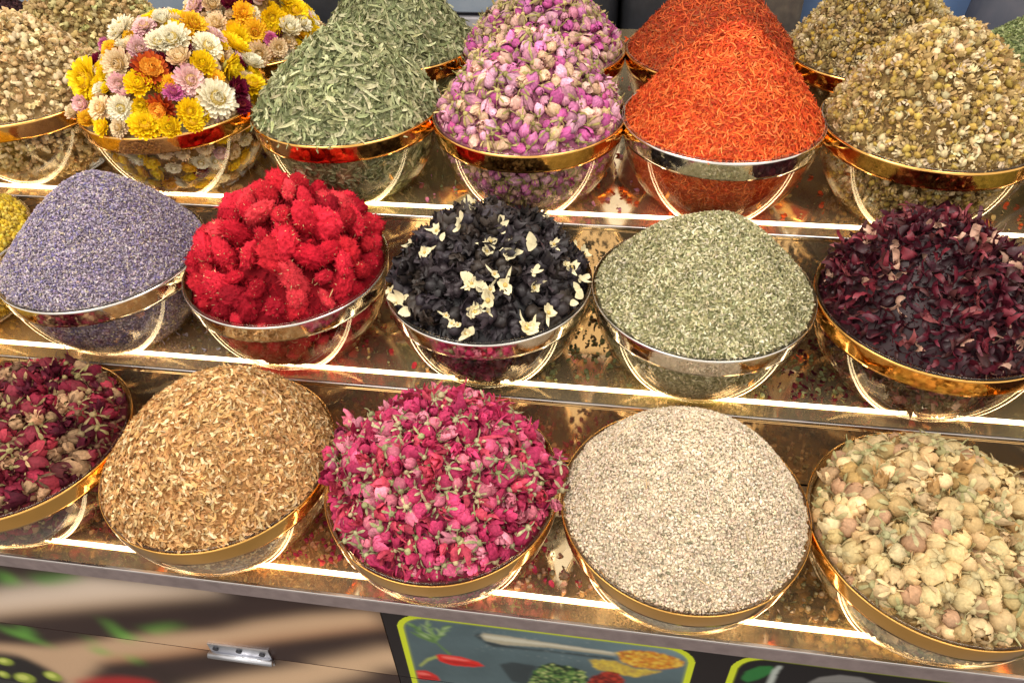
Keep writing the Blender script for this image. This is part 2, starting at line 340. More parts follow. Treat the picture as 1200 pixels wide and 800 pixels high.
def left_board(z0, z1):
    X, Z = grid(-.80, .0885, z0, z1, ST)
    I = np.zeros(X.shape + (3,)) + lin((54, 38, 35))
    I *= (1 + .25 * vnoise(X * .5, Z * 2, 60, 3))[..., None]
    put(I, X, Z, PAN['band1'], (214, 194, 176)); put(I, X, Z, PAN['band1lo'], (204, 164, 122), .7)
    put(I, X, Z, PAN['band3'], (208, 174, 140))
    I = blur(I, 9)
    J = I.copy()
    put(J, X, Z, PAN['band2'], (198, 164, 132)); put(J, X, Z, PAN['band2lo'], (180, 124, 84), .6)
    J = blur(J, 4); J *= (1 + .06 * vnoise(X * .4, Z * 3, 180, 8))[..., None]
    put(J, X, Z, PAN['spoon'], (34, 28, 28))
    G = J.copy()
    for g in PAN['greens']: put(G, X, Z, g, (104, 172, 66), .85)
    for g in PAN['greens'][6:8]: put(G, X, Z, g, (60, 110, 45), .6)
    put(G, X, Z, PAN['red'], (178, 34, 36))
    for q_, c_ in zip(PAN['greens'], ((130, 190, 80), (70, 130, 50)) * 5):
        q_ = np.array(q_); m_ = q_.mean(0); put(G, X, Z, [tuple(m_ + (v - m_) * .5 + np.array([.004, .002])) for v in q_], c_, .6)
    G = blur(G, 8)
    def ell(q_, k_=1., o_=(0, 0)):
        q_ = np.array(q_); m_ = q_.mean(0) + np.array(o_); A_ = (q_[2] - q_[0]) * .5 * k_; B_ = (q_[3] - q_[1]) * .5 * k_; return [tuple(m_ + A_ * math.cos(t_) + B_ * math.sin(t_)) for t_ in np.linspace(0, 6.28, 18, endpoint=False)]
    for s in PAN['seeds']: put(G, X, Z, ell(s, 1.1), (150, 166, 60), .9); put(G, X, Z, ell(s, .6, (-.002, .002)), (206, 214, 110), .9)
    G = blur(G, 2)
    return X, Z, np.clip(G, 0, 1)
def right_board(z0, z1):
    X, Z = grid(.0900, 1.30, z0, z1, ST)
    I = np.zeros(X.shape + (3,)) + lin((33, 27, 28))
    def rrect(x0, x1, zt, r):                               # rounded frame, open below
        d = np.maximum(np.maximum(x0 + r - X, X - (x1 - r)), 0); e = np.maximum(Z - (zt - r), 0)
        return np.where((X > x0) & (X < x1) & (Z < zt), np.where((d > 0) & (e > 0), r - np.hypot(d, e), np.minimum(np.minimum(X - x0, x1 - X), zt - Z)), -1)
    for (x0, x1, zt, r) in ((.1045, .4275, -.1368, .036), (.4635, .7920, -.1345, .034), (.83, 1.16, -.1345, .034)):
        q = rrect(x0, x1, zt, r)
        I[q > 0] = lin((196, 208, 44)); ins = q > .0068
        if x0 < .2:
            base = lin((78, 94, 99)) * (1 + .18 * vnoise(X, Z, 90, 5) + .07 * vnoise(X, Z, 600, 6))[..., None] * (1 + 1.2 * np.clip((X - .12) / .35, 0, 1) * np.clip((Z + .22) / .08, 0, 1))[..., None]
            J = I.copy(); J[ins] = base[ins]
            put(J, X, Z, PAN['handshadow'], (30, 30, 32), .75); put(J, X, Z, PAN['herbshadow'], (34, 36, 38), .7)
            put(J, X, Z, PAN['powder'], (196, 170, 60), .8)
            J = blur(J, 1)
            put(J, X, Z, PAN['handle'], (168, 160, 138)); q_ = np.array(PAN['handle']); m_ = q_.mean(0); put(J, X, Z, [tuple(m_ + (v - m_) * np.array([.96, .4]) + np.array([0, .0012])) for v in q_], (206, 202, 184), .7)
            def line(a_, b_, w0, c_, al=1.):
                a_, b_ = np.array(a_), np.array(b_); d_ = (b_ - a_) / (np.linalg.norm(b_ - a_) + 1e-9); n_ = np.array([-d_[1], d_[0]])
                put(J, X, Z, [tuple(a_ - n_ * w0), tuple((a_ + b_) / 2 - n_ * w0 * 1.3), tuple(b_), tuple((a_ + b_) / 2 + n_ * w0 * 1.3), tuple(a_ + n_ * w0)], c_, al)
            for g in PAN['rosemary']: put(J, X, Z, g, (92, 122, 70))
            gg = np.random.default_rng(12)
            for g in PAN['rosemary'][:3]:
                q0, q1 = (np.array(g[0]) + np.array(g[1])) / 2, (np.array(g[2]) + np.array(g[3])) / 2
                for t_ in np.linspace(0, .9, 9):
                    o_ = q0 + (q1 - q0) * t_; d_ = (q0 - q1) / np.linalg.norm(q1 - q0); an = (1 if gg.random() < .5 else -1) * gg.uniform(.4, .8)
                    e_ = o_ + .013 * np.array([d_[0] * math.cos(an) - d_[1] * math.sin(an), d_[0] * math.sin(an) + d_[1] * math.cos(an)]); line(o_, e_, .0011, [(120, 150, 90), (84, 116, 66), (150, 172, 120)][gg.integers(3)])
            for _ in range(60):
                o_ = np.array([gg.uniform(.19, .33), gg.uniform(-.20, -.15)]); put(J, X, Z, [tuple(o_), tuple(o_ + [.0018, .0004]), tuple(o_ + [.001, -.0014])], (170, 176, 172), .7)
            put(J, X, Z, PAN['chilistem'], (150, 160, 90)); put(J, X, Z, PAN['chili'], (206, 40, 32)); put(J, X, Z, PAN['chili2'], (196, 40, 36))
            for nm_ in ('chili', 'chili2'):
                q_ = np.array(PAN[nm_]); m_ = q_.mean(0); put(J, X, Z, [tuple(m_ + (v - m_) * np.array([.62, .28]) + np.array([-.004, .0045])) for v in q_], (236, 120, 110), .7); put(J, X, Z, [tuple(m_ + (v - m_) * np.array([.8, .3]) + np.array([.002, -.0045])) for v in q_], (140, 22, 22), .6)
            put(J, X, Z, PAN['spoonbowl'], (150, 90, 40))
            def speck(poly, cols, n, r, seed):
                g = np.random.default_rng(seed); P = np.array(poly); lo, hi = P.min(0), P.max(0)
                for _ in range(n):
                    c = g.uniform(lo, hi)
                    if not inpoly(poly, c[:1], c[1:])[0]: continue
                    k = (X - c[0]) ** 2 + (Z - c[1]) ** 2 < (r * g.uniform(.6, 1.3)) ** 2; J[k] = lin(cols[g.integers(len(cols))])
            speck(PAN['spoonbowl'], [(212, 165, 50), (200, 120, 40), (225, 190, 80), (180, 100, 40)], 700, .0017, 1); speck(PAN['powder'], [(212, 186, 70), (190, 160, 60), (170, 140, 70)], 300, .0018, 4)
            put(J, X, Z, PAN['herbs'], (34, 52, 30)); speck(PAN['herbs'], [(70, 110, 50), (120, 150, 80), (180, 190, 120), (40, 70, 36), (24, 36, 24)], 700, .0018, 2)
            put(J, X, Z, PAN['redpowder'], (120, 36, 26)); speck(PAN['redpowder'], [(180, 60, 40), (140, 40, 28), (90, 24, 20)], 420, .0019, 3)
            k = ((X - .165) / .0035) ** 2 + ((Z + .175) / .001) ** 2 < 1
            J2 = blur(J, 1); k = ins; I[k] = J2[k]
        elif x0 < .6:
            J = I.copy(); J[ins] = lin((28, 24, 26)); put(J, X, Z, PAN['leaf2'], (44, 110, 54)); put(J, X, Z, PAN['white2'], (170, 176, 170)); put(J, X, Z, PAN['plate2'], (120, 118, 116)); J = blur(J, 1); I[ins] = J[ins]
        else: I[ins] = lin((40, 52, 40))
    return X, Z, np.clip(I, 0, 1)
tag(print_mesh('front_panel', *left_board(ZSEAM + .0008, ZTOP), -.082, M_PRINT), 'panel printed with blurred wooden spoons and green sprigs')
tag(print_mesh('front_panel', *left_board(ZBOT, ZSEAM - .0008), -.082, M_PRINT), 'hinged flap under the panel of blurred wooden spoons')
tag(print_mesh('front_panel', *right_board(ZSEAM + .0008, ZTOP), -.082, M_PRINT), 'black panel with yellow-green framed pictures of spices')
tag(print_mesh('front_panel', *right_board(ZBOT, ZSEAM - .0008), -.082, M_PRINT), 'lower half of the black panel with framed spice pictures')
S(B().box((-.80, -.0815, -.62), (1.30, -.0785, ZBOT - .002)), 'kick_board', M_CARCASS)
hb = B(); hb.box((-.152, -.0842, -.3075), (-.072, -.0822, -.270))
hg = S(hb, 'hinge', M_STEEL)
k = B(); k.tube((-.155, -.0868, -.2935), (-.071, -.0868, -.2935), .0046, 16); hk = link('barrel', k.mesh('barrel', True), M_STEEL, hg)
for (x, z) in ((-.143, -.280), (-.112, -.279), (-.082, -.280)): 
    k = B(); k.tube((x, -.0858, z), (x, -.0840, z), .0038, 12); link('screw', k.mesh('screw'), M_SCREW, hg)

# ------------------------------------------------------------------ piece templates: (verts, tris, quads, class per vertex, shade per vertex)
def tmpl(V, T=E3, Q=E4, cls=0, sh=1.):
    V = np.asarray(V, float); n = len(V)
    return dict(V=V, T=np.asarray(T, int).reshape(-1, 3), Q=np.asarray(Q, int).reshape(-1, 4), c=np.broadcast_to(np.asarray(cls, int), (n,)).copy(), s=np.broadcast_to(np.asarray(sh, float), (n,)).copy())
def join(*ts):
    V, T, Q, c, s = [], [], [], [], []; n = 0
    for t in ts:
        V.append(t['V']); T.append(t['T'] + n); Q.append(t['Q'] + n); c.append(t['c']); s.append(t['s']); n += len(t['V'])
    return dict(V=np.concatenate(V), T=np.concatenate(T), Q=np.concatenate(Q), c=np.concatenate(c), s=np.concatenate(s))
def xf(t, R=None, p=(0, 0, 0), sc=1.):
    V = t['V'] * sc
    if R is not None: V = V @ np.asarray(R).T
    return dict(t, V=V + np.asarray(p, float))
def gridfaces(nu, nv):
    i = np.arange(nu * nv).reshape(nu, nv)
    return np.stack([i[:-1, :-1], i[:-1, 1:], i[1:, 1:], i[1:, :-1]], -1).reshape(-1, 4)
def rot(ax, a):
    ax = np.asarray(ax, float); ax = ax / np.linalg.norm(ax); x, y, z = ax; c, s = math.cos(a), math.sin(a); C = 1 - c
    return np.array([[c + x * x * C, x * y * C - z * s, x * z * C + y * s], [y * x * C + z * s, c + y * y * C, y * z * C - x * s], [z * x * C - y * s, z * y * C + x * s, c + z * z * C]])
def petal(L, W, curl=.6, cup=.3, nu=5, nv=4, tip=.5, ruffle=.1, g=None, cls=0, base=.25, twist=0.):
    """a petal that starts at the origin, runs along +x and curls up to +z"""
    g = g or rng
    u = np.linspace(0, 1, nu)[:, None]; v = np.linspace(-1, 1, nv)[None, :]
    wd = W * .5 * (base + (1 - base) * np.sin(np.pi * np.clip(u, 0, 1) ** .8 * .62)) * np.where(u > .7, np.sqrt(np.clip(1 - ((u - .7) / .3) ** 2 * (1 - tip), 0, 1)), 1)
    a = curl * u + twist * v * u
    r = np.where(abs(curl) > 1e-3, L / max(abs(curl), 1e-3), L) * np.sign(curl if curl else 1)
    x = r * np.sin(a) if abs(curl) > 1e-3 else L * u + 0 * v
    z = r * (1 - np.cos(a)) if abs(curl) > 1e-3 else 0 * u * v
    x = x + 0 * v; z = z + cup * wd * v ** 2 + g.normal(0, ruffle, (nu, nv)) * W * .5 * u
    y = wd * v + g.normal(0, ruffle * .4, (nu, nv)) * W * .3 * u
    V = np.stack([x, y, z], -1).reshape(-1, 3)
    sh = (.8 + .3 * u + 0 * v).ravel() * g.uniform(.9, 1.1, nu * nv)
    return tmpl(V, E3, gridfaces(nu, nv), cls, sh)
def ball(rx, ry, rz, nu=8, nv=6, jit=.05, cls=0, g=None, teardrop=0.):
    g = g or rng; V = [(0, 0, -rz)]
    for i in range(1, nv):
        ph = np.pi * i / nv; zz = -math.cos(ph); r = math.sin(ph) * (1 - teardrop * max(zz, 0))
        for j in range(nu):
            t = 2 * np.pi * (j + .5 * (i % 2)) / nu; k = 1 + g.normal(0, jit); V.append((rx * r * math.cos(t) * k, ry * r * math.sin(t) * k, rz * zz * (1 + g.normal(0, jit * .5))))
    V.append((0, 0, rz)); T = []; Q = []; n = len(V) - 1
    for j in range(nu):
        T.append((0, 1 + (j + 1) % nu, 1 + j)); b = 1 + (nv - 2) * nu; T.append((n, b + j, b + (j + 1) % nu))
        for i in range(nv - 2):
            a = 1 + i * nu; Q.append((a + j, a + (j + 1) % nu, a + nu + (j + 1) % nu, a + nu + j))
    return tmpl(V, T, Q, cls, g.uniform(.88, 1.1, len(V)))
def stick(L, r, cls=0, bend=.15, g=None, n=4, k=3):
    g = g or rng; V = []; b = g.normal(0, bend, 2) * L
    for i in range(n):
        t = i / (n - 1); off = b * (4 * t * (1 - t)); rr = r * (1 - .4 * t)
        for j in range(k):
            a = 2 * np.pi * j / k; V.append((L * (t - .5), off[0] + rr * math.cos(a), off[1] + rr * math.sin(a)))
    Q = [(i * k + j, i * k + (j + 1) % k, (i + 1) * k + (j + 1) % k, (i + 1) * k + j) for i in range(n - 1) for j in range(k)]
    return tmpl(V, E3, Q, cls, g.uniform(.85, 1.1, len(V)))
def grain(L, r, k=3, bend=.0, g=None):
    g = g or rng; V = [(-L / 2, 0, 0)]
    for i in range(2):
        for j in range(k):
            a = 2 * np.pi * (j + .5 * i) / k; rr = r * g.uniform(.75, 1.2); V.append((L * (-.18 + .36 * i), rr * math.cos(a), rr * math.sin(a) + bend * L))
    V.append((L / 2, 0, 0)); T = []; Q = []
    for j in range(k):
        T.append((0, 1 + (j + 1) % k, 1 + j)); T.append((2 * k + 1, 1 + k + j, 1 + k + (j + 1) % k)); Q.append((1 + j, 1 + (j + 1) % k, 1 + k + (j + 1) % k, 1 + k + j))
    return tmpl(V, T, Q, 0, g.uniform(.85, 1.12, len(V)))
def flake(L, W, curl, g=None, nu=4, nv=3, ruffle=.15, tip=.2, twist=0.):
    t = petal(L, W, curl, .25, nu, nv, tip, ruffle, g, 0, .4, twist); t['V'] = t['V'] - t['V'].mean(0); return t
def strip(L, W, bend, twist, g, nu=7, nv=3, lift=.06, ruffle=.12, roll0=0.):
    u = np.linspace(0, 1, nu); a = bend * (u - .5) + g.normal(0, .18, nu).cumsum() * .4; ds = L / (nu - 1)
    x = np.cumsum(np.cos(a)) * ds; y = np.cumsum(np.sin(a)) * ds; x -= x.mean(); y -= y.mean()
    z = L * lift * np.sin(np.pi * u * g.uniform(.8, 1.6) + g.uniform(0, 3)); roll = roll0 + twist * (u - .5)
    wd = W * .5 * (np.sin(np.pi * np.clip(u * .9 + .06, 0, 1)) ** .6); V = []; S_ = []
    for i in range(nu):
        side = np.array([-math.sin(a[i]) * math.cos(roll[i]), math.cos(a[i]) * math.cos(roll[i]), math.sin(roll[i])]); up = np.array([math.sin(a[i]) * math.sin(roll[i]), -math.cos(a[i]) * math.sin(roll[i]), math.cos(roll[i])])
        for j in range(nv):
            v = 2 * j / (nv - 1) - 1; V.append(np.array([x[i], y[i], z[i]]) + side * v * wd[i] * (1 + g.normal(0, ruffle)) + up * (.45 * wd[i] * v * v + g.normal(0, ruffle) * W * .2)); S_.append(.92 + .12 * abs(v) + g.normal(0, .07))
    return tmpl(np.array(V), E3, gridfaces(nu, nv), 0, np.array(S_))
def rosebud(L, R, g, npet=7, open_=.15, crumple=.05, calyx=True, stem=True):
    ts = [xf(ball(R * .8, R * .8, L * .44, 8, 7, .04, 0, g, .45), None, (0, 0, L * .46))]
    for k in range(npet):
        a0 = 2 * np.pi * k * .382 * 1.0 + g.uniform(-.3, .3); sp = g.uniform(.7, 1.15); H = L * g.uniform(.75, 1.08); op = open_ * g.uniform(.2, 1.8)
        nu, nv = 6, 5; u = np.linspace(.02, 1, nu)[:, None]; v = np.linspace(-1, 1, nv)[None, :]
        prof = R * (np.sin(np.pi * np.clip(u * .86 + .06, 0, 1)) ** .75) * (1.02 + .05 * k / npet) + op * R * u ** 3
        hh = H * u * (1 - .16 * v ** 2 * u) + 0 * v
        ang = a0 + sp * v * (1 - .35 * u ** 3)
        rr = prof * (1 + .07 * (v + 1) * .5) + g.normal(0, crumple, (nu, nv)) * R * u
        V = np.stack([rr * np.cos(ang), rr * np.sin(ang), hh + g.normal(0, crumple * .5, (nu, nv)) * R], -1).reshape(-1, 3)
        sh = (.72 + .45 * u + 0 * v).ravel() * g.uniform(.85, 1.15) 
        ts.append(tmpl(V, E3, gridfaces(nu, nv), 0, sh))
    if calyx:
        ts.append(xf(ball(R * .5, R * .5, L * .16, 7, 5, .08, 1, g), None, (0, 0, -L * .02)))
        for k in range(5):
            a = 2 * np.pi * (k + g.uniform(-.2, .2)) / 5; p = petal(L * g.uniform(.5, .85), R * .42, 1.2 + g.uniform(-.5, .5), .2, 5, 3, .0, .08, g, 1)
            ts.append(xf(xf(p, rot((0, 1, 0), g.uniform(-.5, .15))), rot((0, 0, 1), a), (R * .35 * math.cos(a), R * .35 * math.sin(a), 0)))
    if stem: ts.append(xf(stick(L * .45, R * .12, 1, .1, g), rot((0, 1, 0), math.pi / 2), (0, 0, -L * .3)))
    t = join(*ts); t['V'] = t['V'] - np.array([0, 0, L * .45]); return t
def openrose(L, R, g):
    ts = [xf(ball(R * .55, R * .55, L * .3, 7, 6, .12, 0, g), None, (0, 0, L * .2))]
    for k in range(11):
        a = 2.4 * k + g.uniform(-.3, .3); rad = R * (.2 + .6 * (k / 11)); tilt = -1.35 + 1.1 * k / 11 + g.uniform(-.25, .25)
        p = petal(L * g.uniform(.5, .95), R * g.uniform(.7, 1.3), g.uniform(.3, 1.9), .5, 6, 5, .5, .2, g, 0, .35, g.uniform(-.4, .4))
        p['s'] *= g.uniform(.75, 1.2)
        ts.append(xf(xf(p, rot((0, 1, 0), tilt)), rot((0, 0, 1), a), (rad * .35 * math.cos(a), rad * .35 * math.sin(a), L * .02)))
    ts.append(xf(ball(R * .36, R * .36, L * .2, 7, 5, .08, 1, g), None, (0, 0, -L * .1)))
    for k in range(5):
        a = 2 * np.pi * k / 5 + g.uniform(-.2, .2); p = petal(L * g.uniform(.5, .8), R * .34, g.uniform(-.2, 1.1), .2, 4, 3, .0, .1, g, 1)
        ts.append(xf(xf(p, rot((0, 1, 0), g.uniform(-.7, .2))), rot((0, 0, 1), a), (0, 0, -L * .05)))
    t = join(*ts); t['V'] = t['V'] - np.array([0, 0, L * .2]); return t
def strawflower(R, g, closed=0., inner=0):
    ts = []
    for ring, (n, ln, tilt, cl, z) in enumerate(((22, 1., .0, .2, 0), (22, .9, .2, .4, .04), (20, .76, .42, .6, .07), (16, .60, .75, .9, .10), (13, .48, 1.05, 1.1, .10))):
        tl = tilt + closed * .5
        for k in range(n):
            a = 2 * np.pi * (k + .5 * (ring % 2) + g.uniform(-.2, .2)) / n
            L = R * ln * g.uniform(.9, 1.06)
            p = petal(L, R * .27 * g.uniform(.8, 1.2), cl * g.uniform(.6, 1.4) + closed * .7, .6, 5, 4, .3, .09, g, ([1, 0, 2, 2, 2] if inner else [1, 0, 0, 0, 0])[ring], .5)
            ts.append(xf(xf(p, rot((0, 1, 0), -tl + g.uniform(-.12, .12))), rot((0, 0, 1), a), (0, 0, R * z)))
    ts.append(xf(ball(R * .38, R * .38, R * .24, 12, 7, .07, 2, g), None, (0, 0, R * .28)))
    for k in range(44):
        q = math.sqrt((k + .5) / 44) * R * .36; a = 2.4 * k; ts.append(xf(ball(R * .035, R * .035, R * .06, 4, 3, .1, 2, g), None, (q * math.cos(a), q * math.sin(a), R * (.28 + .23 * math.sqrt(max(0, 1 - (q / (R * .39)) ** 2))))))
    ts.append(xf(ball(R * .36, R * .36, R * .16, 8, 5, .06, 3, g), None, (0, 0, -R * .06)))
    return join(*ts)
def plume(R, g):
    """dried cockscomb head: a folded, crumpled velvety lump with short bracts"""
    def noise(D, f, n, sd):
        q = np.random.default_rng(sd); o = 0
        for _ in range(n):
            k = q.normal(0, 1, 3); k *= f * q.uniform(.7, 1.4) / np.linalg.norm(k); o = o + np.sin(D @ k + q.uniform(0, 6.28))
        return o / math.sqrt(n)
    nu, nv = 52, 34; sd = int(g.integers(1e6)); D = [(0, 0, -1)]
    for i in range(1, nv):
        for j in range(nu):
            ph = np.pi * i / nv; t = 2 * np.pi * (j + .5 * (i % 2)) / nu; D.append((math.sin(ph) * math.cos(t), math.sin(ph) * math.sin(t), -math.cos(ph)))
    D.append((0, 0, 1)); D = np.array(D)
    ax = np.array([g.uniform(.8, 1.15), g.uniform(.65, .95), g.uniform(.5, .75)])
    def rad(D):
        w_ = D + .25 * np.stack([noise(D, 3, 3, sd + 5), noise(D, 3, 3, sd + 6), noise(D, 3, 3, sd + 7)], -1)
        return 1 + .20 * noise(D, 2.2, 3, sd) - .30 * np.clip(.55 - np.abs(noise(w_, 4.5, 3, sd + 1)), 0, 1) - .14 * np.clip(.5 - np.abs(noise(w_, 9, 4, sd + 2)), 0, 1) + .07 * noise(D, 13, 5, sd + 3) + .06 * noise(D, 25, 6, sd + 4)
    r = rad(D); V = D * ax * r[:, None] * R; b0 = ball(1, 1, 1, nu, nv, 0, 0, g); sh = .95 + .12 * noise(D, 5, 3, sd + 9) + g.normal(0, .05, len(V))
    ts = [tmpl(V, b0['T'], b0['Q'], 0, np.clip(sh, .7, 1.25))]
    n = 820; i = np.arange(n) + .5; ph = np.arccos(1 - 2 * i / n); th = np.pi * (1 + 5 ** .5) * i
    D = np.stack([np.cos(th) * np.sin(ph), np.sin(th) * np.sin(ph), np.cos(ph)], -1) + g.normal(0, .05, (n, 3)); D /= np.linalg.norm(D, axis=1)[:, None]
    base = D * ax * (rad(D)[:, None] - .03) * R; u = np.cross(D, [.3, .5, .8]); u /= np.linalg.norm(u, axis=1)[:, None]; v = np.cross(D, u); b = R * .042
    tip = base + (D + g.normal(0, .6, (n, 3))) * R * g.uniform(.05, .14, (n, 1))
    V = np.stack([base + u * b, base - .5 * u * b + .87 * v * b, base - .5 * u * b - .87 * v * b, tip], 1).reshape(-1, 3)
    f = np.arange(n)[:, None] * 4; T = np.concatenate([f + [0, 1, 3], f + [1, 2, 3], f + [2, 0, 3]])
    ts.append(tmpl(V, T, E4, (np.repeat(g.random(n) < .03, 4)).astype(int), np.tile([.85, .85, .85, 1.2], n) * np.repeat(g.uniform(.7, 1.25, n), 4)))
    for _ in range(int(g.integers(0, 3))):
        ts.append(xf(stick(R * .6, R * .04, 1, .4, g), rot(g.normal(0, 1, 3), g.uniform(0, 3)), g.normal(0, .5, 3) * R * ax))
    return join(*ts)
def mallow(R, g):
    ts = [ball(R * .55, R * .50, R * .48, 9, 7, .14, 0, g)]
    for k in range(9):
        p = petal(R * g.uniform(.8, 1.2), R * g.uniform(.8, 1.3), g.uniform(1.4, 2.6), .6, 7, 6, .8, .16, g, 0, .5, g.uniform(-.4, .4)); p['s'] *= g.uniform(.7, 1.4)
        ts.append(xf(xf(p, rot((0, 1, 0), g.uniform(-1.3, .4))), rot((0, 0, 1), 2 * np.pi * k / 8 + g.uniform(-.4, .4)), (0, 0, -R * .1)))
    return join(*ts)
def jasmine(R, g, kind='s'):
    ts = []
    if kind == 'h':
        p1 = petal(R * 1.3, R * .9, .35, .2, 6, 4, .8, .05, g, 0, .3); p2 = petal(R * 1.3, R * .9, .35, .2, 6, 4, .8, .05, g, 0, .3)
        ts = [xf(p1, rot((0, 0, 1), .38)), xf(p2, rot((0, 0, 1), -.38))]
    elif kind == 'l':
        ts = [petal(R * 1.3, R * .7, g.uniform(.8, 1.6), .4, 7, 4, .6, .14, g, 0, .5, .4), xf(petal(R * 1.1, R * .6, .9, .4, 5, 4, .5, .15, g), rot((0, 0, 1), 1.2), (R * .3, 0, 0)), xf(petal(R * .9, R * .5, .9, .4, 5, 4, .5, .15, g), rot((0, 0, 1), -1.5), (R * .5, 0, 0))]
    else:
        for k in range(5):
            p = petal(R * g.uniform(.5, .95), R * g.uniform(.6, 1.0), g.uniform(.0, 1.3), .4, 5, 4, .6, .16, g, 0, .45, g.uniform(-.4, .4))
            ts.append(xf(xf(p, rot((0, 1, 0), g.uniform(-.35, .1))), rot((0, 0, 1), 2 * np.pi * (k + g.uniform(-.45, .45)) / 5)))
        ts.append(xf(ball(R * .22, R * .22, R * .2, 6, 4, .1, 1, g), None, (0, 0, R * .08)))
    t = join(*ts); t['V'] = t['V'] - t['V'].mean(0) * np.array([1, 1, 0]); return t
def hibiscus(L, g):
    ts = []; n = g.choice([1, 1, 2, 3])
    for k in range(n):
        p = petal(L * g.uniform(.7, 1.1), L * g.uniform(.3, .55), g.uniform(.4, 2.4) * g.choice([-1, 1]), g.uniform(.3, .9), 7, 5, .08, .16, g, 0, .45, g.uniform(-.7, .7)); p['s'] *= g.uniform(.65, 1.5)
        ts.append(xf(p, rot((0, 0, 1), (k - n / 2) * .7 + g.uniform(-.2, .2)) @ rot((1, 0, 0), g.uniform(-.8, .8))))
    t = join(*ts); t['V'] = t['V'] - t['V'].mean(0); return t
def chamomile(R, g):
    ts = [xf(ball(R * .72, R * .72, R * .56, 9, 6, .17, 0, g), None, (0, 0, R * .1))]
    for k in range(11):
        p = petal(R * g.uniform(.7, 1.5), R * .55, -g.uniform(.8, 2.), .3, 4, 3, .5, .18, g, 1, .5)
        ts.append(xf(xf(p, rot((0, 1, 0), g.uniform(0, .5))), rot((0, 0, 1), 2 * np.pi * k / 9 + g.uniform(-.2, .2)), (R * .5 * math.cos(2 * np.pi * k / 9), R * .5 * math.sin(2 * np.pi * k / 9), 0)))
    return join(*ts)
def husk(L, g):
    """crumpled pale dried blossom"""
    ts = [ball(L * .26, L * .26, L * .30, 7, 5, .16, 0, g)]
    for k in range(6):
        p = petal(L * g.uniform(.45, .8), L * g.uniform(.35, .6), g.uniform(.8, 2.), .5, 5, 4, .5, .16, g, int(k == 5), .4); p['s'] *= g.uniform(.8, 1.15)
        ts.append(xf(xf(p, rot((0, 1, 0), g.uniform(-1.3, .2))), rot((0, 0, 1), k * 1.05 + g.uniform(-.3, .3)), (0, 0, -L * .12)))
    return join(*ts)

# ------------------------------------------------------------------ scatter over heaps and assembly
def lump(x, y, sd):
    g = np.random.default_rng(sd); o = 0
    for _ in range(3):
        a = g.uniform(0, 6.28); k = g.uniform(18, 36); o = o + 1.6 * np.sin(k * (x * math.cos(a) + y * math.sin(a)) + g.uniform(0, 6.28))
    for _ in range(5):
        a = g.uniform(0, 6.28); k = g.uniform(30, 80); o = o + np.sin(k * (x * math.cos(a) + y * math.sin(a)) + g.uniform(0, 6.28))
    return o / 5
def heap_at(key, s, a, rough=.0042):
    b = BOWLS[key]; hp = b['heap']; R = b['R'] - .0045
    lx = R * s * np.cos(a) + hp['ax'] * (1 - s); ly = R * s * np.sin(a) + hp['ay'] * (1 - s)
    z = hp['h'] * (1 - s ** hp['p']) - .002 + rough * lump(lx, ly, sum(map(ord, key))) * (1 - s ** 4) * 1.
    return np.stack([b['x'] + lx, b['y'] + ly, b['z'] + z], -1)
def bowl_r(z, R, off=0.): return (R * .995) * np.sqrt(np.clip(1 - (z / BD) ** 2, 0, 1)) - off
def inner_at(key, t, a, off=.005):
    b = BOWLS[key]; z = -(BC - .004) * t
    r = bowl_r(z, b['R'], off); return np.stack([b['x'] + r * np.cos(a), b['y'] + r * np.sin(a), b['z'] + z + 0 * r], -1)
def frames(fn, key, s, a):
    e = 1e-3; p = fn(key, s, a); du = fn(key, np.minimum(s + e, 1), a) - fn(key, np.maximum(s - e, 0), a); dv = fn(key, s, a + e) - fn(key, s, a - e)
    n = np.cross(du, dv); n /= np.linalg.norm(n, axis=1)[:, None] + 1e-12
    return p, n
def sample_heap(key, n, mind=0., edge=1.0):
    """points on the heap's surface, even over its area"""
    m_ = max(n * 12, 4000) if mind else n * 4
    s = np.sqrt(rng.uniform(.0004, edge ** 2, m_)); a = rng.uniform(0, 2 * np.pi, m_)
    hp = BOWLS[key]['heap']; R = BOWLS[key]['R']; sl = hp['h'] / R * hp['p'] * s ** (hp['p'] - 1); k = rng.random(m_) < np.sqrt(1 + sl ** 2) / np.sqrt(1 + (hp['h'] / R * hp['p']) ** 2)
    s, a = s[k], a[k]; p, nn = frames(heap_at, key, s, a)
    return (p[:n], nn[:n]) if not mind else thin(p, nn, n, mind)
def thin(p, nn, n, mind, prev=None):
    keep = []; K = np.zeros((0, 3)) if prev is None else prev
    for i in range(len(p)):
        if len(K) and ((K - p[i]) ** 2).sum(1).min() < mind ** 2: continue
        K = np.concatenate([K, p[i:i + 1]]); keep.append(i)
        if len(keep) >= n: break
    return p[keep], nn[keep]
def sample_inner(key, n, mind=0.):
    m_ = n * 10 if mind else n
    t = rng.uniform(0.02, 1., m_) ** .9; a = np.where(rng.random(m_) < .7, rng.uniform(-2.95, -.2, m_), rng.uniform(0, 2 * np.pi, m_))
    p, nn = frames(inner_at, key, t, a); nn = -nn if (nn[:, 2].mean() > 0) else nn
    r = p - np.array([BOWLS[key]['x'], BOWLS[key]['y'], BOWLS[key]['z']]); nn *= np.sign((nn * r).sum(1))[:, None]
    return (p, nn) if not mind else thin(p, nn, n, mind)
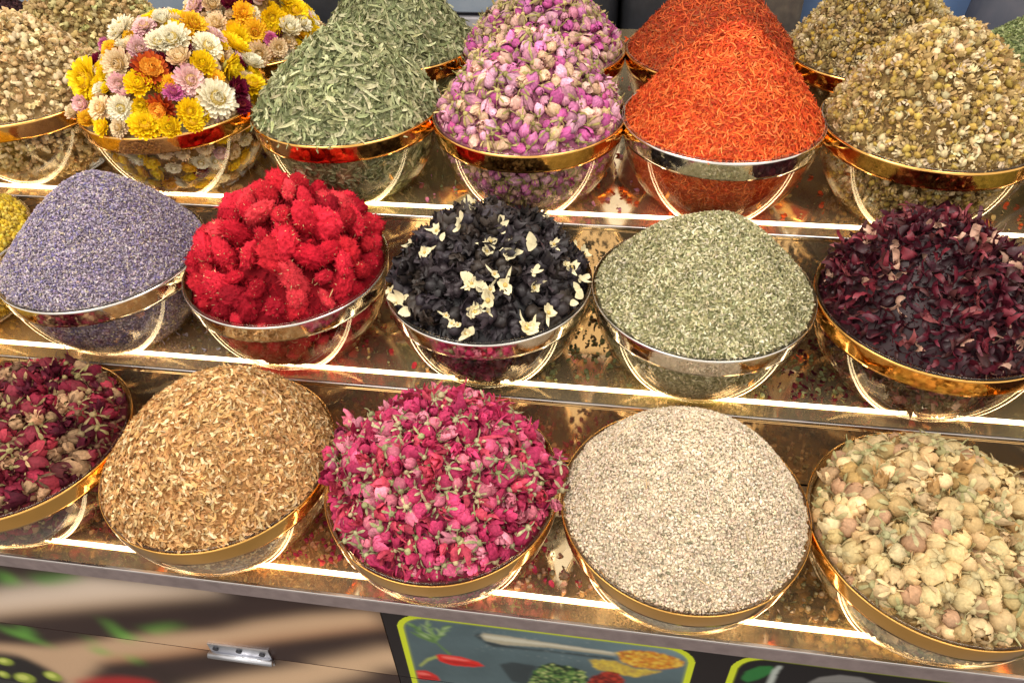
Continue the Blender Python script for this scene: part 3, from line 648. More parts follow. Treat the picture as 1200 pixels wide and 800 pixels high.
def basis(nn, mode, tilt=.35):
    """rotation matrices: mode 'lie' lays the piece's x axis along the surface, 'up' points z along the normal, 'any' is random"""
    n = len(nn)
    if mode == 'any':
        q = rng.normal(0, 1, (n, 4)); q /= np.linalg.norm(q, axis=1)[:, None]; w_, x, y, z = q.T
        return np.stack([np.stack([1 - 2 * (y * y + z * z), 2 * (x * y - z * w_), 2 * (x * z + y * w_)], -1), np.stack([2 * (x * y + z * w_), 1 - 2 * (x * x + z * z), 2 * (y * z - x * w_)], -1), np.stack([2 * (x * z - y * w_), 2 * (y * z + x * w_), 1 - 2 * (x * x + y * y)], -1)], 1)
    z = nn + rng.normal(0, tilt, (n, 3)); z /= np.linalg.norm(z, axis=1)[:, None]
    x = np.cross(z, rng.normal(0, 1, (n, 3))); x /= np.linalg.norm(x, axis=1)[:, None]; y = np.cross(z, x)
    return np.stack([x, y, z], -1)
def palette(cols, n, var=.12, wts=None):
    c = lin(np.array(cols)); i = rng.choice(len(cols), n, p=wts); return c[i] * (1 + rng.normal(0, var, (n, 1))).clip(.6, 1.5) * (1 + rng.normal(0, .03, (n, 3)))
def assemble(name, parts, mat):
    Vs, Ts, Qs, Cs = [], [], [], []; n0 = 0
    for (t, A, P, C) in parts:
        Nn = len(P); nv = len(t['V'])
        if not Nn: continue
        Vs.append((np.einsum('nij,vj->nvi', A, t['V']) + P[:, None, :]).reshape(-1, 3))
        off = n0 + np.arange(Nn)[:, None, None] * nv
        Ts.append((t['T'][None] + off).reshape(-1, 3)); Qs.append((t['Q'][None] + off).reshape(-1, 4))
        Cs.append((C[:, t['c'], :] * t['s'][None, :, None]).reshape(-1, 3)); n0 += Nn * nv
    return link(name, raw_mesh(name, np.concatenate(Vs), np.concatenate(Ts), np.concatenate(Qs), np.clip(np.concatenate(Cs), 0, 1), True), mat)
def core_part(key, col, sink=.003, inner=.0065):
    """the body of the heap under its top layer"""
    nr, na = 26, 72; a = np.linspace(0, 2 * np.pi, na, endpoint=False); P = []
    for s in np.linspace(.01, 1, nr): 
        q = heap_at(key, np.full(na, s), a); q[:, 2] -= sink; P.append(q)
    for t in np.linspace(.03, 1, 12): P.append(inner_at(key, np.full(na, t), a, inner))
    V = np.concatenate(P); k = len(P)
    i = np.arange(k * na).reshape(k, na); j = np.roll(i, -1, 1)
    Q = np.stack([i[:-1], i[1:], j[1:], j[:-1]], -1).reshape(-1, 4)
    top = len(V); V = np.concatenate([V, [P[0].mean(0)], [P[-1].mean(0)]])
    T = [(top, i[0, q], j[0, q]) for q in range(na)] + [(top + 1, j[-1, q], i[-1, q]) for q in range(na)]
    t = tmpl(V, T, Q, 0, 1.)
    return (t, np.eye(3)[None], np.zeros((1, 3)), lin(np.array([[col]])))
def scat(tlist, p, nn, mode, cols, tilt=.35, smin=.8, smax=1.25, depth=0., wts=None, var=.12, cls2=None, cls3=None, wall=False):
    """split points over several templates and give each a pose, a size and a colour"""
    out = []; which = rng.integers(0, len(tlist), len(p))
    for k, t in enumerate(tlist):
        q = which == k; pp, n_ = p[q], nn[q]; m_ = len(pp)
        if not m_: continue
        A = basis(n_, mode, tilt) * rng.uniform(smin, smax, (m_, 1, 1)); pp = pp + n_ * rng.uniform(-depth, depth * .6, (m_, 1))
        if wall: pp = tuck(t, A, pp, n_)
        C = [palette(cols, m_, var, wts) * (1 + .10 * np.sin(pp[:, :1] * 95 + 1.7 * np.sin(pp[:, 1:2] * 70)) * np.sin(pp[:, 1:2] * 110 + pp[:, 2:3] * 60))]
        for c2 in (cls2, cls3):
            if c2: C.append(palette(c2, m_, .1))
        while len(C) < 4: C.append(C[0])
        out.append((t, A, pp, np.stack(C, 1)))
    return out

def tuck(t, A, P, nn, gap=.0004):
    """draws pieces back from the bowl's wall until none pierces it"""
    e = np.einsum('nij,vj->nvi', A, t['V']); m_ = np.einsum('nvi,ni->nv', e, nn).max(1); return P - nn * (m_ + gap)[:, None]
def tuck_rim(key, t, A, P):
    """the same for one piece of the heap near the rim"""
    b = BOWLS[key]; e = t['V'] @ A.T + P - np.array([b['x'], b['y'], b['z']]); q = e[e[:, 2] < .004]
    if len(q):
        r = np.hypot(q[:, 0], q[:, 1]); i = r.argmax(); over = r[i] - (b['R'] - .0042)
        if over > 0: P = P.copy(); d = P[:2] - np.array([b['x'], b['y']]); P[:2] -= d / np.linalg.norm(d) * min(over, .02)
    return P
# ------------------------------------------------------------------ bowls
def bowl_mesh(R):
    zs = np.linspace(-BC, 0, 26); ro = bowl_r(zs, R)
    prof = [(0.0005, -BC)] + [(r, z) for r, z in zip(ro, zs)]
    prof += [(ro[-1] - .0006, .0008), (ro[-1] - .0024, .0008), (ro[-1] - .003, 0)]
    zi = np.linspace(-BC + .003, -.002, 25)[::-1]; prof += [(r, z) for r, z in zip(bowl_r(zi, R, .003), zi)] + [(0.0005, -BC + .003)]
    return B().lathe(prof, 128, closed=False).mesh('glass_bowl', True)
def band_mesh(R):
    zs = np.linspace(-.0235, -.0012, 8)
    prof = [(r + .0004, z) for r, z in zip(bowl_r(zs, R), zs)] + [(r + .0010, z) for r, z in zip(bowl_r(zs, R), zs)][::-1]
    return B().lathe(prof, 128).mesh('rim_band', True)
BOWL_LABEL = {
 'T0': 'gold-rimmed clear bowl holding pale cream blossoms, cut by the left edge of the photo', 'T1': 'gold-rimmed clear bowl heaped with mixed yellow, white and pink strawflowers, front of the top step',
 'T2': 'gold-rimmed clear bowl of curly grey-green leaves, front of the top step', 'T3': 'gold-rimmed clear bowl of pink rosebuds, front of the top step',
 'T4': 'silver-rimmed clear bowl under the cone of orange threads', 'T5': 'gold-rimmed clear bowl of chamomile heads, front of the top step',
 'M5': 'clear bowl of yellow flower crumbs mostly outside the photo beside the lavender bowl', 'M0': 'silver-rimmed clear bowl filled with purple-grey lavender', 'M1': 'silver-rimmed clear bowl filled with red cockscomb heads',
 'M2': 'silver-rimmed clear bowl of black petals and cream blossoms', 'M3': 'silver-rimmed clear bowl under the cone of grey-green crushed herb', 'M4': 'gold-rimmed clear bowl of dark maroon hibiscus petals',
 'B0': 'gold-rimmed clear bowl of dark red rosebuds, lowest step by the left edge of the photo', 'B1': 'gold-rimmed clear bowl under the dome of tan peel shavings', 'B2': 'gold-rimmed clear bowl of magenta roses on the lowest step',
 'B3': 'gold-rimmed clear bowl under the dome of pale beige seeds', 'B4': 'gold-rimmed clear bowl of cream rosebuds on the lowest step',
 'B5': 'clear bowl of dark tea beyond the right end of the lowest row', 'M6': 'clear bowl of pale green leaf beyond the hibiscus bowl', 'T6': 'clear bowl of brown seeds beyond the chamomile bowl', 'B6': 'clear bowl of yellow crumbs beyond the dark red rosebuds', 'T7': 'clear bowl of brown seeds beyond the cream blossoms',
 'K7': 'clear bowl of dark brown buds in the back row by the left corner', 'K0': 'clear bowl of pale cream blossoms in the back row behind the other cream bowl', 'K1': 'clear bowl of strawflowers in the back row', 'K2': 'clear bowl of curly grey-green leaves in the back row',
 'K3': 'clear bowl of pink rosebuds in the back row', 'K4': 'clear bowl of orange threads in the back row', 'K5': 'clear bowl of chamomile heads in the back row', 'K6': 'clear bowl of green leaf crumbs in the back row by the right edge',
}
_bm = {}
for key, b in BOWLS.items():
    R = round(b['R'], 4)
    if R not in _bm: _bm[R] = (bowl_mesh(R), band_mesh(R))
    o = link('glass_bowl', _bm[R][0], M_GLASS, None, (b['x'], b['y'], b['z']))
    tag(o, BOWL_LABEL[key], 'bowl', 'clear bowls on the stepped stand')
    bm = _bm[R][1]
    rb = bpy.data.objects.new('rim_band', bm); COL.objects.link(rb); rb.parent = o
    if not bm.materials: bm.materials.append(M_GOLD)
    rb.material_slots[0].link = 'OBJECT'; rb.material_slots[0].material = M_SILVER if b['rim'] == 'silver' else M_GOLD
    rb['label'] = ('silver' if b['rim'] == 'silver' else 'gold') + ' mirror band round the rim'

# ------------------------------------------------------------------ fine heaps (nobody could count them): one mesh each
H_FINE = herb('dried_herb', .75, .15, .12, 900., .3)
H_LEAF = herb('dried_leaf', .7, .2, .18, 500., .3)
def stuff(name, key, parts, mat, label, cat):
    o = assemble(name, parts, mat); tag(o, label, cat, None, 'stuff'); return o
G = lambda s: np.random.default_rng(s)
def fine(name, key, n, ninner, tl, cols, label, cat, core, mode='lie', tilt=.45, depth=.0018, wts=None, mat=None, smin=.75, smax=1.3, extra=(), var=.12, inset=.0012, sink=.0012):
    p, nn = sample_heap(key, n); parts = [core_part(key, core, sink)] + scat(tl, p, nn, mode, cols, tilt, smin, smax, depth, wts, var)
    p, nn = sample_inner(key, ninner); parts += scat(tl, p + nn * .0016, nn, mode, cols, .12, smin, smax, .0005, wts, var, wall=True)
    return stuff(name, key, parts + list(extra), mat or H_FINE, label, cat)
LAV = [(184, 171, 188), (158, 145, 174), (200, 187, 194), (128, 114, 136), (136, 126, 176), (212, 198, 178), (172, 156, 160)]
fine('dried_lavender', 'M0', 26000, 5000, [grain(.0050, .0011, 3, .04 * k, G(k)) for k in range(4)], LAV, 'cone of purple-grey lavender buds in a silver-rimmed bowl', 'lavender', (146, 132, 144), wts=[.25, .2, .15, .15, .07, .08, .1])
HERB = [(192, 184, 142), (168, 162, 118), (212, 204, 168), (136, 134, 94), (222, 214, 184), (178, 174, 134)]
fine('crushed_herb', 'M3', 28000, 6000, [flake(.0048, .0022, .7 * (k - 1), G(k + 10), 3, 3, .15) for k in range(4)], HERB, 'cone of grey-green crushed herb leaves in a silver-rimmed bowl', 'herb', (130, 130, 88), mat=H_LEAF)
SEED = [(236, 217, 190), (228, 208, 180), (240, 226, 204), (218, 198, 170), (200, 183, 154), (150, 142, 116)]
pe, ne = sample_heap('B3', 46)
fine('pale_seeds', 'B3', 34000, 5000, [grain(.0038, .0011, 4, .05 * k, G(k + 20)) for k in range(3)] + [flake(.0036, .0021, .6 * (k - 1), G(k + 25), 3, 3, .15) for k in range(3)], SEED, 'wide dome of pale beige seeds flecked with grey-green in a gold-rimmed bowl', 'seeds', (206, 192, 168), var=.07, wts=[.30, .28, .16, .15, .06, .05],
     extra=scat([stick(.022, .0006, 0, .08, G(3)), stick(.014, .0005, 0, .1, G(4))], pe + ne * .0015, ne, 'lie', [(226, 200, 156), (210, 186, 140)], .15))
SAF = [(226, 100, 44), (212, 80, 32), (238, 134, 72), (186, 56, 24), (200, 72, 36), (230, 112, 50)]
TH = [strip(.0125, .0014, c, .6, G(k + 30), 5, 2, .05) for k, c in enumerate((.5, 1.3, 2.2, -.9, .2, -1.6))]
fine('orange_threads', 'T4', 15000, 3500, TH, SAF, 'cone of bright orange safflower threads in the silver-rimmed bowl at the front of the top step', 'spice', (196, 66, 22), depth=.003, tilt=.24, mat=H_LEAF, inset=.003, sink=.002)
fine('orange_threads', 'K4', 12000, 800, TH, [(190, 80, 36), (174, 64, 28), (208, 104, 52), (150, 50, 24), (164, 58, 32), (198, 90, 42)] + [c for c in [(150, 84, 48)]], 'cone of orange safflower threads in the back row, behind the other orange cone', 'spice', (186, 62, 22), depth=.003, tilt=.24, mat=H_LEAF, inset=.003, sink=.002)  # darker, browner threads: shade of the back row put into the palette
LEAF = [(174, 176, 130), (148, 153, 110), (194, 192, 150), (122, 128, 88), (162, 165, 122), (204, 200, 160)]
LT = [strip(L, W, c, tw * 1.6, G(k + 40), 8, 3, .05, .12, .3 * k) for k, (L, W, c, tw) in enumerate(((.024, .0034, 1.2, .3), (.019, .004, 2.2, .8), (.028, .003, .7, -.4), (.015, .0045, 2.8, .5), (.021, .0028, -1.6, .9), (.016, .0032, 4.0, 1.)))]
fine('curly_leaves', 'T2', 4200, 1100, LT, LEAF, 'heap of curly grey-green leaves in the gold-rimmed bowl at the front of the top step', 'herb', (124, 128, 92), depth=.004, tilt=.24, mat=H_LEAF, inset=.003, sink=.002, var=.16)
fine('curly_leaves', 'K2', 3600, 300, LT, [tuple(int(v * .93) for v in c) for c in LEAF], 'heap of curly grey-green leaves in the back row, behind the other leaf heap', 'herb', (116, 120, 86), depth=.004, tilt=.24, mat=H_LEAF, inset=.003, sink=.002, var=.16)  # front leaf palette dimmed to mimic weaker light in the back row
PEEL = [(218, 172, 114), (232, 194, 138), (202, 156, 100), (182, 136, 86), (240, 212, 164), (212, 166, 108)]
PT = [strip(L, W, c, tw * 1.6, G(k + 50), 6, 3, .06, .14, .25 * k) for k, (L, W, c, tw) in enumerate(((.0105, .0025, 1.6, .5), (.0125, .0019, .9, -.6), (.0085, .0030, 2.4, .8), (.0120, .0022, -1.8, .4), (.0080, .0028, 3.2, .2)))]
fine('peel_shavings', 'B1', 11500, 2400, PT, PEEL, 'dome of curled tan peel shavings in a gold-rimmed bowl on the lowest step', 'spice', (176, 128, 76), depth=.003, tilt=.24, mat=H_LEAF, inset=.003, sink=.002, var=.14)
fine('yellow_blossom_crumbs', 'M5', 5000, 500, [ball(.0028, .0028, .0022, 6, 4, .2, 0, G(k + 60)) for k in range(3)], [(222, 190, 60), (206, 172, 50), (232, 206, 96), (180, 150, 60)], 'heap of yellow flower crumbs at the left edge beside the lavender', 'herb', (190, 156, 50), 'any', mat=H_FINE)
fine('green_leaf_crumbs', 'K6', 9000, 200, [flake(.007, .003, .8 * (k - 1), G(k + 70), 3, 3, .15) for k in range(4)], [(150, 160, 104), (128, 140, 88), (172, 178, 130), (104, 118, 74)], 'heap of green leaf crumbs at the right edge of the back row', 'herb', (110, 118, 76), mat=H_LEAF)
fine('dark_buds', 'K7', 6000, 200, [ball(.003, .003, .004, 5, 4, .15, 0, G(k + 80)) for k in range(3)], [(66, 40, 44), (52, 30, 34), (84, 52, 52), (44, 26, 34)], 'heap of dark brown buds in the top left corner', 'spice', (48, 28, 30), 'any')

SD = [ball(.0026, .0026, .002, 5, 4, .15, 0, G(k + 90)) for k in range(2)]
fine('dark_tea', 'B5', 7000, 1200, TH, [(52, 38, 40), (70, 48, 44), (40, 30, 36), (96, 60, 60)], 'heap of dark tea beyond the right end of the lowest row', 'tea', (46, 32, 34), mat=H_LEAF)
fine('pale_leaf', 'M6', 8000, 1200, [flake(.007, .003, .8 * (k - 1), G(k + 94), 3, 3, .15) for k in range(3)], [(176, 180, 130), (150, 156, 108)], 'heap of pale green leaf beyond the hibiscus bowl', 'herb', (130, 134, 92), mat=H_LEAF)
fine('brown_seeds', 'T6', 6000, 1200, SD, [(150, 116, 76), (128, 96, 60), (170, 136, 92)], 'heap of brown seeds beyond the chamomile', 'seeds', (110, 84, 54), 'any')
fine('yellow_crumbs', 'B6', 6000, 1200, SD, [(214, 176, 70), (196, 156, 60), (226, 196, 104)], 'heap of yellow crumbs beyond the dark red rosebuds', 'herb', (176, 140, 56), 'any')
fine('brown_seeds', 'T7', 6000, 1200, SD, [(160, 126, 84), (136, 104, 66), (176, 142, 98)], 'heap of brown seeds beyond the cream blossoms', 'seeds', (118, 90, 58), 'any')

# ------------------------------------------------------------------ flower heaps: every flower the photo shows is its own object
H_PETAL = herb('dried_petal', .6, .25, .22, 260., .22, .10)
H_ROSE = herb('dried_rose', .68, .18, .14, 420., .38, .18)
H_RED = herb('cockscomb', .8, .1, .15, 500., .2, .10)
H_BLACK = herb('black_petal', .45, .35, .03, 300., .4, .15)
H_HIB = herb('hibiscus_petal', .42, .4, .12, 260., .35, .15)
H_CREAM = herb('cream_blossom', .7, .2, .2, 400., .22, .08)
pieces = []                                    # one record for each candidate flower
def add_piece(kind, key, t, A, P, cols, mat, size, force=False): pieces.append(dict(kind=kind, key=key, t=t, A=A, P=P, C=cols, mat=mat, size=size, force=force))
CORES = {}
def flowers(kind, key, tl, cols, n, mind, mat, size, sink=.3, mode='any', tilt=.5, ninner=0, wts=None, cls2=None, cls3=None, core=None, prev=None, smin=.8, smax=1.2, var=.1, layers=1):
    variants = []
    for t in tl:
        for _ in range(3):
            C = [palette(cols, 1, var, wts)[0]] + [palette(c, 1, .1)[0] for c in (cls2, cls3) if c]
            while len(C) < 4: C.append(C[-1])
            variants.append((t, np.array(C)))
    for lay in range(layers):
        p, nn = sample_heap(key, n, mind, .985)
        if prev is not None: 
            k = np.array([((prev - q) ** 2).sum(1).min() > (mind * .95) ** 2 for q in p]); p, nn = p[k], nn[k]
        p = p - nn * size * (sink + lay * .8)
        A = basis(nn, mode, tilt) * rng.uniform(smin, smax, (len(p), 1, 1))
        for i in range(len(p)):
            t, C = variants[rng.integers(len(variants))]; add_piece(kind, key, t, A[i], tuck_rim(key, t, A[i], p[i]), C, mat, size)
    if ninner:
        p, nn = sample_inner(key, ninner, mind * .68); p = p + nn * .0015
        A = basis(nn, mode, tilt) * rng.uniform(smin * .8, smax * .8, (len(p), 1, 1))
        for i in range(len(p)):
            t, C = variants[rng.integers(len(variants))]; add_piece(kind, key, t, A[i], tuck(t, A[i:i + 1], p[i:i + 1], nn[i:i + 1])[0], C, mat, size)
    CORES[key] = (core or cols[-1], size)
PINK = [(208, 124, 172), (186, 88, 146), (222, 164, 186), (218, 178, 164), (164, 70, 120), (212, 142, 168), (204, 170, 140)]
CALYX = [(168, 156, 98), (196, 176, 118), (150, 140, 84)]
RB = [rosebud((.0185, .0165, .0175, .015, .019, .016, .017)[k], (.0066, .0062, .0058, .006, .0064, .0056, .006)[k], G(100 + k), 7, (.1, .25, .5, .15, .3, .05, .6)[k], (.05, .09, .12, .07, .1, .06, .14)[k]) for k in range(7)]
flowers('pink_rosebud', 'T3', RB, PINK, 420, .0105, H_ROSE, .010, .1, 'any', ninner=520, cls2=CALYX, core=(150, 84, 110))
flowers('pink_rosebud', 'K3', RB, [tuple(int(v * .95) for v in c) for c in PINK], 380, .0105, H_ROSE, .010, .1, 'any', ninner=20, cls2=CALYX, core=(140, 80, 104))  # rosebud colours scaled down, imitating less light behind the front row
MAG = [(192, 64, 104), (206, 92, 128), (168, 46, 82), (220, 138, 158), (178, 52, 92), (186, 66, 86), (202, 86, 120), (206, 110, 130)]
CAL2 = [(172, 168, 126), (186, 170, 130), (150, 150, 104)]
OR = [openrose((.0185, .016, .0175, .015)[k], (.0098, .0085, .009, .008)[k], G(120 + k)) for k in range(4)] + [rosebud((.0185, .016, .017, .015)[k], .0070, G(130 + k), 7, (.4, .2, .6, .3)[k], .13) for k in range(4)]
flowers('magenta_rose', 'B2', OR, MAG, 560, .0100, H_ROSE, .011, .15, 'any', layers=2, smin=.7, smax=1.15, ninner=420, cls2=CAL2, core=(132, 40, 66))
for a_ in list(np.pi + rng.uniform(-.55, .35, 12)) + list(rng.uniform(-.2, .5, 6)):
    b_ = BOWLS['B2']; t_ = OR[rng.integers(len(OR))]; r_ = b_['R'] - .002 + rng.uniform(-.006, .006)
    add_piece('magenta_rose', 'B2', t_, basis(np.array([[0., 0, 1]]), 'any')[0] * rng.uniform(.7, 1.05), np.array([b_['x'] + r_ * math.cos(a_), b_['y'] + r_ * math.sin(a_), b_['z'] + .010 + rng.uniform(0, .006)]), np.concatenate([palette(MAG, 1), palette(CAL2, 1), palette(CAL2, 2)]), H_ROSE, .011)
DRED = [(108, 28, 46), (132, 36, 54), (80, 22, 38), (164, 54, 68), (124, 44, 56), (178, 142, 108), (98, 42, 44)]
DR = [rosebud(.020, .0078, G(140 + k), 6, .3, .09) for k in range(4)] + [openrose(.018, .009, G(150 + k)) for k in range(2)]
flowers('dark_red_rosebud', 'B0', DR, DRED, 420, .0110, H_ROSE, .011, .15, 'any', layers=2, smin=.65, smax=1.15, ninner=320, wts=[.22, .2, .16, .12, .12, .1, .08], cls2=[(176, 152, 108), (150, 136, 92), (120, 90, 66)], core=(84, 26, 36))
CRM = [(214, 188, 138), (198, 166, 112), (182, 146, 92), (206, 178, 128), (190, 154, 118), (222, 202, 158)]
CR = [rosebud(.019, .0088, G(160 + k), 8, (.1, .2, .3, .12, .05, .2)[k], .09) for k in range(6)] + [openrose(.017, .009, G(165))]
flowers('cream_rosebud', 'B4', CR, CRM, 420, .0118, H_CREAM, .013, .15, 'any', layers=2, ninner=320, cls2=[(188, 176, 128), (168, 162, 116), (204, 184, 138)], core=(150, 122, 78))
BLO = [(236, 216, 172), (220, 194, 146), (228, 208, 164), (198, 170, 118), (212, 200, 152), (224, 196, 152)]
HU = [husk(.015, G(170 + k)) for k in range(5)]
flowers('cream_blossom', 'T0', HU, BLO, 700, .0088, H_CREAM, .009, .1, 'any', layers=2, ninner=480, cls2=[(186, 170, 118), (196, 164, 116)], core=(150, 124, 80))
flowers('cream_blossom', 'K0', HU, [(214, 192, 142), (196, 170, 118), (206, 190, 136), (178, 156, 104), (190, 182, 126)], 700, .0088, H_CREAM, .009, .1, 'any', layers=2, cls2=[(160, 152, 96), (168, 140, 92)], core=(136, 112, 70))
CHM = [(200, 174, 116), (208, 188, 138), (178, 152, 98), (200, 170, 88), (158, 134, 84), (214, 196, 150)]
CH = [chamomile(.0056, G(180 + k)) for k in range(5)]
flowers('chamomile_head', 'T5', CH, CHM, 900, .0075, H_CREAM, .0056, .1, 'any', ninner=800, cls2=[(206, 178, 124), (224, 208, 168), (180, 150, 96)], core=(128, 102, 60), var=.16)
flowers('chamomile_head', 'K5', CH, [(168, 144, 88), (184, 160, 104), (150, 126, 76), (176, 146, 62), (128, 108, 66)], 800, .0075, H_CREAM, .0056, .1, 'any', cls2=[(180, 156, 108), (196, 178, 140), (150, 126, 84)], core=(108, 88, 54), var=.16)  # darker tones paint in the lower light on this rear heap
REDC = [(216, 44, 62), (226, 62, 74), (190, 30, 48), (208, 42, 58), (196, 38, 50), (166, 26, 42)]
PL = [plume(.0182, G(190 + k)) for k in range(9)]
flowers('red_cockscomb', 'M1', PL, REDC, 210, .0212, H_RED, .016, .0, 'any', ninner=110, cls2=[(214, 180, 130)], core=(150, 24, 36), smin=.55, smax=1.25)
BLK = [(46, 40, 43), (35, 31, 33), (56, 49, 53), (43, 37, 37), (54, 44, 38)]
ML = [mallow(.0145, G(200 + k)) for k in range(6)]
HIBC = [(84, 25, 38), (64, 19, 30), (110, 38, 48), (52, 19, 29), (146, 72, 74), (88, 48, 48), (208, 164, 142)]
HB = [hibiscus(.0185, G(210 + k)) for k in range(10)]
flowers('hibiscus_petal', 'M4', HB, HIBC, 900, .0070, H_HIB, .009, .0, 'lie', .8, layers=2, smin=.5, smax=1.3, ninner=420, wts=[.23, .2, .18, .15, .1, .12, .02], core=(44, 12, 22))
# strawflowers: the ones one can point to first, then fill
T1F = [(0.765, 3.683, 'Y', 0.0564), (0.58, 4.974, 'R', 0.0429), (0.697, 4.835, 'Y', 0.0357), (0.849, 5.114, 'R', 0.0375), (0.891, 5.393, 'Y', 0.0327), (0.874, 5.725, 'W', 0.0496), (0.706, 6.213, 'Y', 0.0365), (0.866, 6.039, 'D', 0.0336), (0.723, 0.75, 'Y', 0.0464), (0.916, 0.052, 'Y', 0.0368), (0.849, 0.506, 'W', 0.0357), (0.37, 5.55, 'W', 0.0434), (0.563, 4.398, 'C', 0.039), (0.697, 5.515, 'P', 0.0378), (0.756, 5.271, 'M', 0.0259), (0.849, 4.643, 'W', 0.0311), (0.866, 4.346, 'C', 0.0317), (0.891, 3.91, 'P', 0.0279), (0.958, 4.136, 'O', 0.0249), (0.966, 4.433, 'Y', 0.0243), (0.958, 4.643, 'C', 0.0239), (0.95, 4.922, 'Y', 0.04), (0.966, 5.166, 'Y', 0.0303), (0.966, 5.393, 'Y', 0.0257), (1.0, 3.683, 'C', 0.0261), (0.933, 3.56, 'D', 0.0183), (0.655, 3.473, 'D', 0.0232), (0.529, 3.403, 'M', 0.0257), (0.487, 3.822, 'O', 0.0251), (0.361, 3.456, 'W', 0.043), (0.202, 4.433, 'P', 0.0295), (0.126, 5.411, 'W', 0.027), (0.319, 0.209, 'O', 0.0346), (0.529, 6.126, 'W', 0.0364), (0.487, 0.384, 'P', 0.0299), (0.546, 5.515, 'C', 0.0358), (0.63, 5.812, 'Y', 0.0335), (0.412, 4.66, 'P', 0.0315), (0.353, 5.131, 'W', 0.0314), (0.824, 4.887, 'Y', 0.0236), (0.697, 4.52, 'P', 0.0266), (0.681, 5.253, 'O', 0.0213), (0.756, 5.882, 'O', 0.0215), (0.975, 5.986, 'D', 0.0239)]
K1F = [(0.58, 4.084, 'P', 0.0344), (0.613, 5.166, 'O', 0.0333), (0.538, 5.533, 'P', 0.0363), (0.689, 5.637, 'Y', 0.0333), (0.773, 5.306, 'O', 0.033), (0.714, 6.178, 'Y', 0.0398), (0.824, 5.812, 'W', 0.0389), (0.681, 4.695, 'C', 0.0334), (0.706, 4.224, 'O', 0.0312), (0.824, 4.992, 'Y', 0.0466), (0.933, 5.288, 'C', 0.0354), (0.849, 5.48, 'M', 0.0206), (0.521, 4.485, 'C', 0.0339), (0.916, 5.533, 'C', 0.0274), (0.496, 4.904, 'D', 0.0252), (0.597, 6.109, 'Y', 0.034), (0.824, 6.109, 'W', 0.0282)]
WLF = [(0.437, 5.917, 'h', 0.0235), (0.454, 5.341, 's', 0.0213), (0.454, 3.299, 's', 0.0187), (0.244, 3.7, 'l', 0.0256), (0.202, 5.463, 'l', 0.0216), (0.227, 2.304, 's', 0.0189), (0.588, 4.573, 'h', 0.0158), (0.655, 4.8, 'h', 0.0175), (0.664, 5.114, 's', 0.0227), (0.748, 4.887, 's', 0.0244), (0.815, 4.73, 's', 0.0209), (0.63, 5.585, 'l', 0.016), (0.723, 5.445, 's', 0.0212), (0.605, 0.0, 's', 0.0167), (0.807, 0.768, 'h', 0.016), (0.798, 6.144, 's', 0.0204), (0.958, 0.367, 's', 0.0198), (0.908, 6.144, 'l', 0.0187), (0.966, 5.952, 'h', 0.0147), (0.908, 5.498, 's', 0.0195), (0.966, 5.236, 's', 0.0227), (0.983, 4.677, 's', 0.0157), (0.916, 3.822, 'l', 0.0259), (0.731, 3.159, 'l', 0.0174), (0.387, 4.922, 'h', 0.0142), (0.571, 3.665, 'h', 0.011), (0.866, 4.451, 's', 0.0123), (0.731, 0.82, 'l', 0.0219)]
SFC = {'Y': [(250, 218, 30), (246, 204, 16), (232, 186, 40), (196, 186, 90)], 'O': [(248, 204, 50), (242, 184, 36), (226, 150, 30), (196, 170, 90)], 'W': [(246, 238, 214), (240, 228, 196), (216, 190, 110), (208, 190, 150)], 'C': [(242, 220, 180), (236, 206, 168), (206, 166, 96), (206, 180, 130)],
       'P': [(240, 206, 202), (234, 186, 194), (226, 190, 130), (206, 170, 150)], 'M': [(206, 104, 160), (224, 146, 182), (180, 90, 110), (190, 150, 130)], 'D': [(120, 20, 52), (98, 16, 44), (150, 60, 50), (140, 100, 80)], 'R': [(196, 84, 30), (140, 46, 26), (240, 172, 60), (150, 60, 30)]}
SFN = {'Y': 'bright yellow', 'O': 'orange', 'W': 'white', 'C': 'cream peach', 'P': 'pale pink', 'M': 'magenta', 'D': 'dark crimson', 'R': 'rust red'}
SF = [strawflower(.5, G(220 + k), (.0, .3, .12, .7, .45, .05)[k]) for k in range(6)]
SFR = [strawflower(.5, G(230 + k), .05, 1) for k in range(2)]
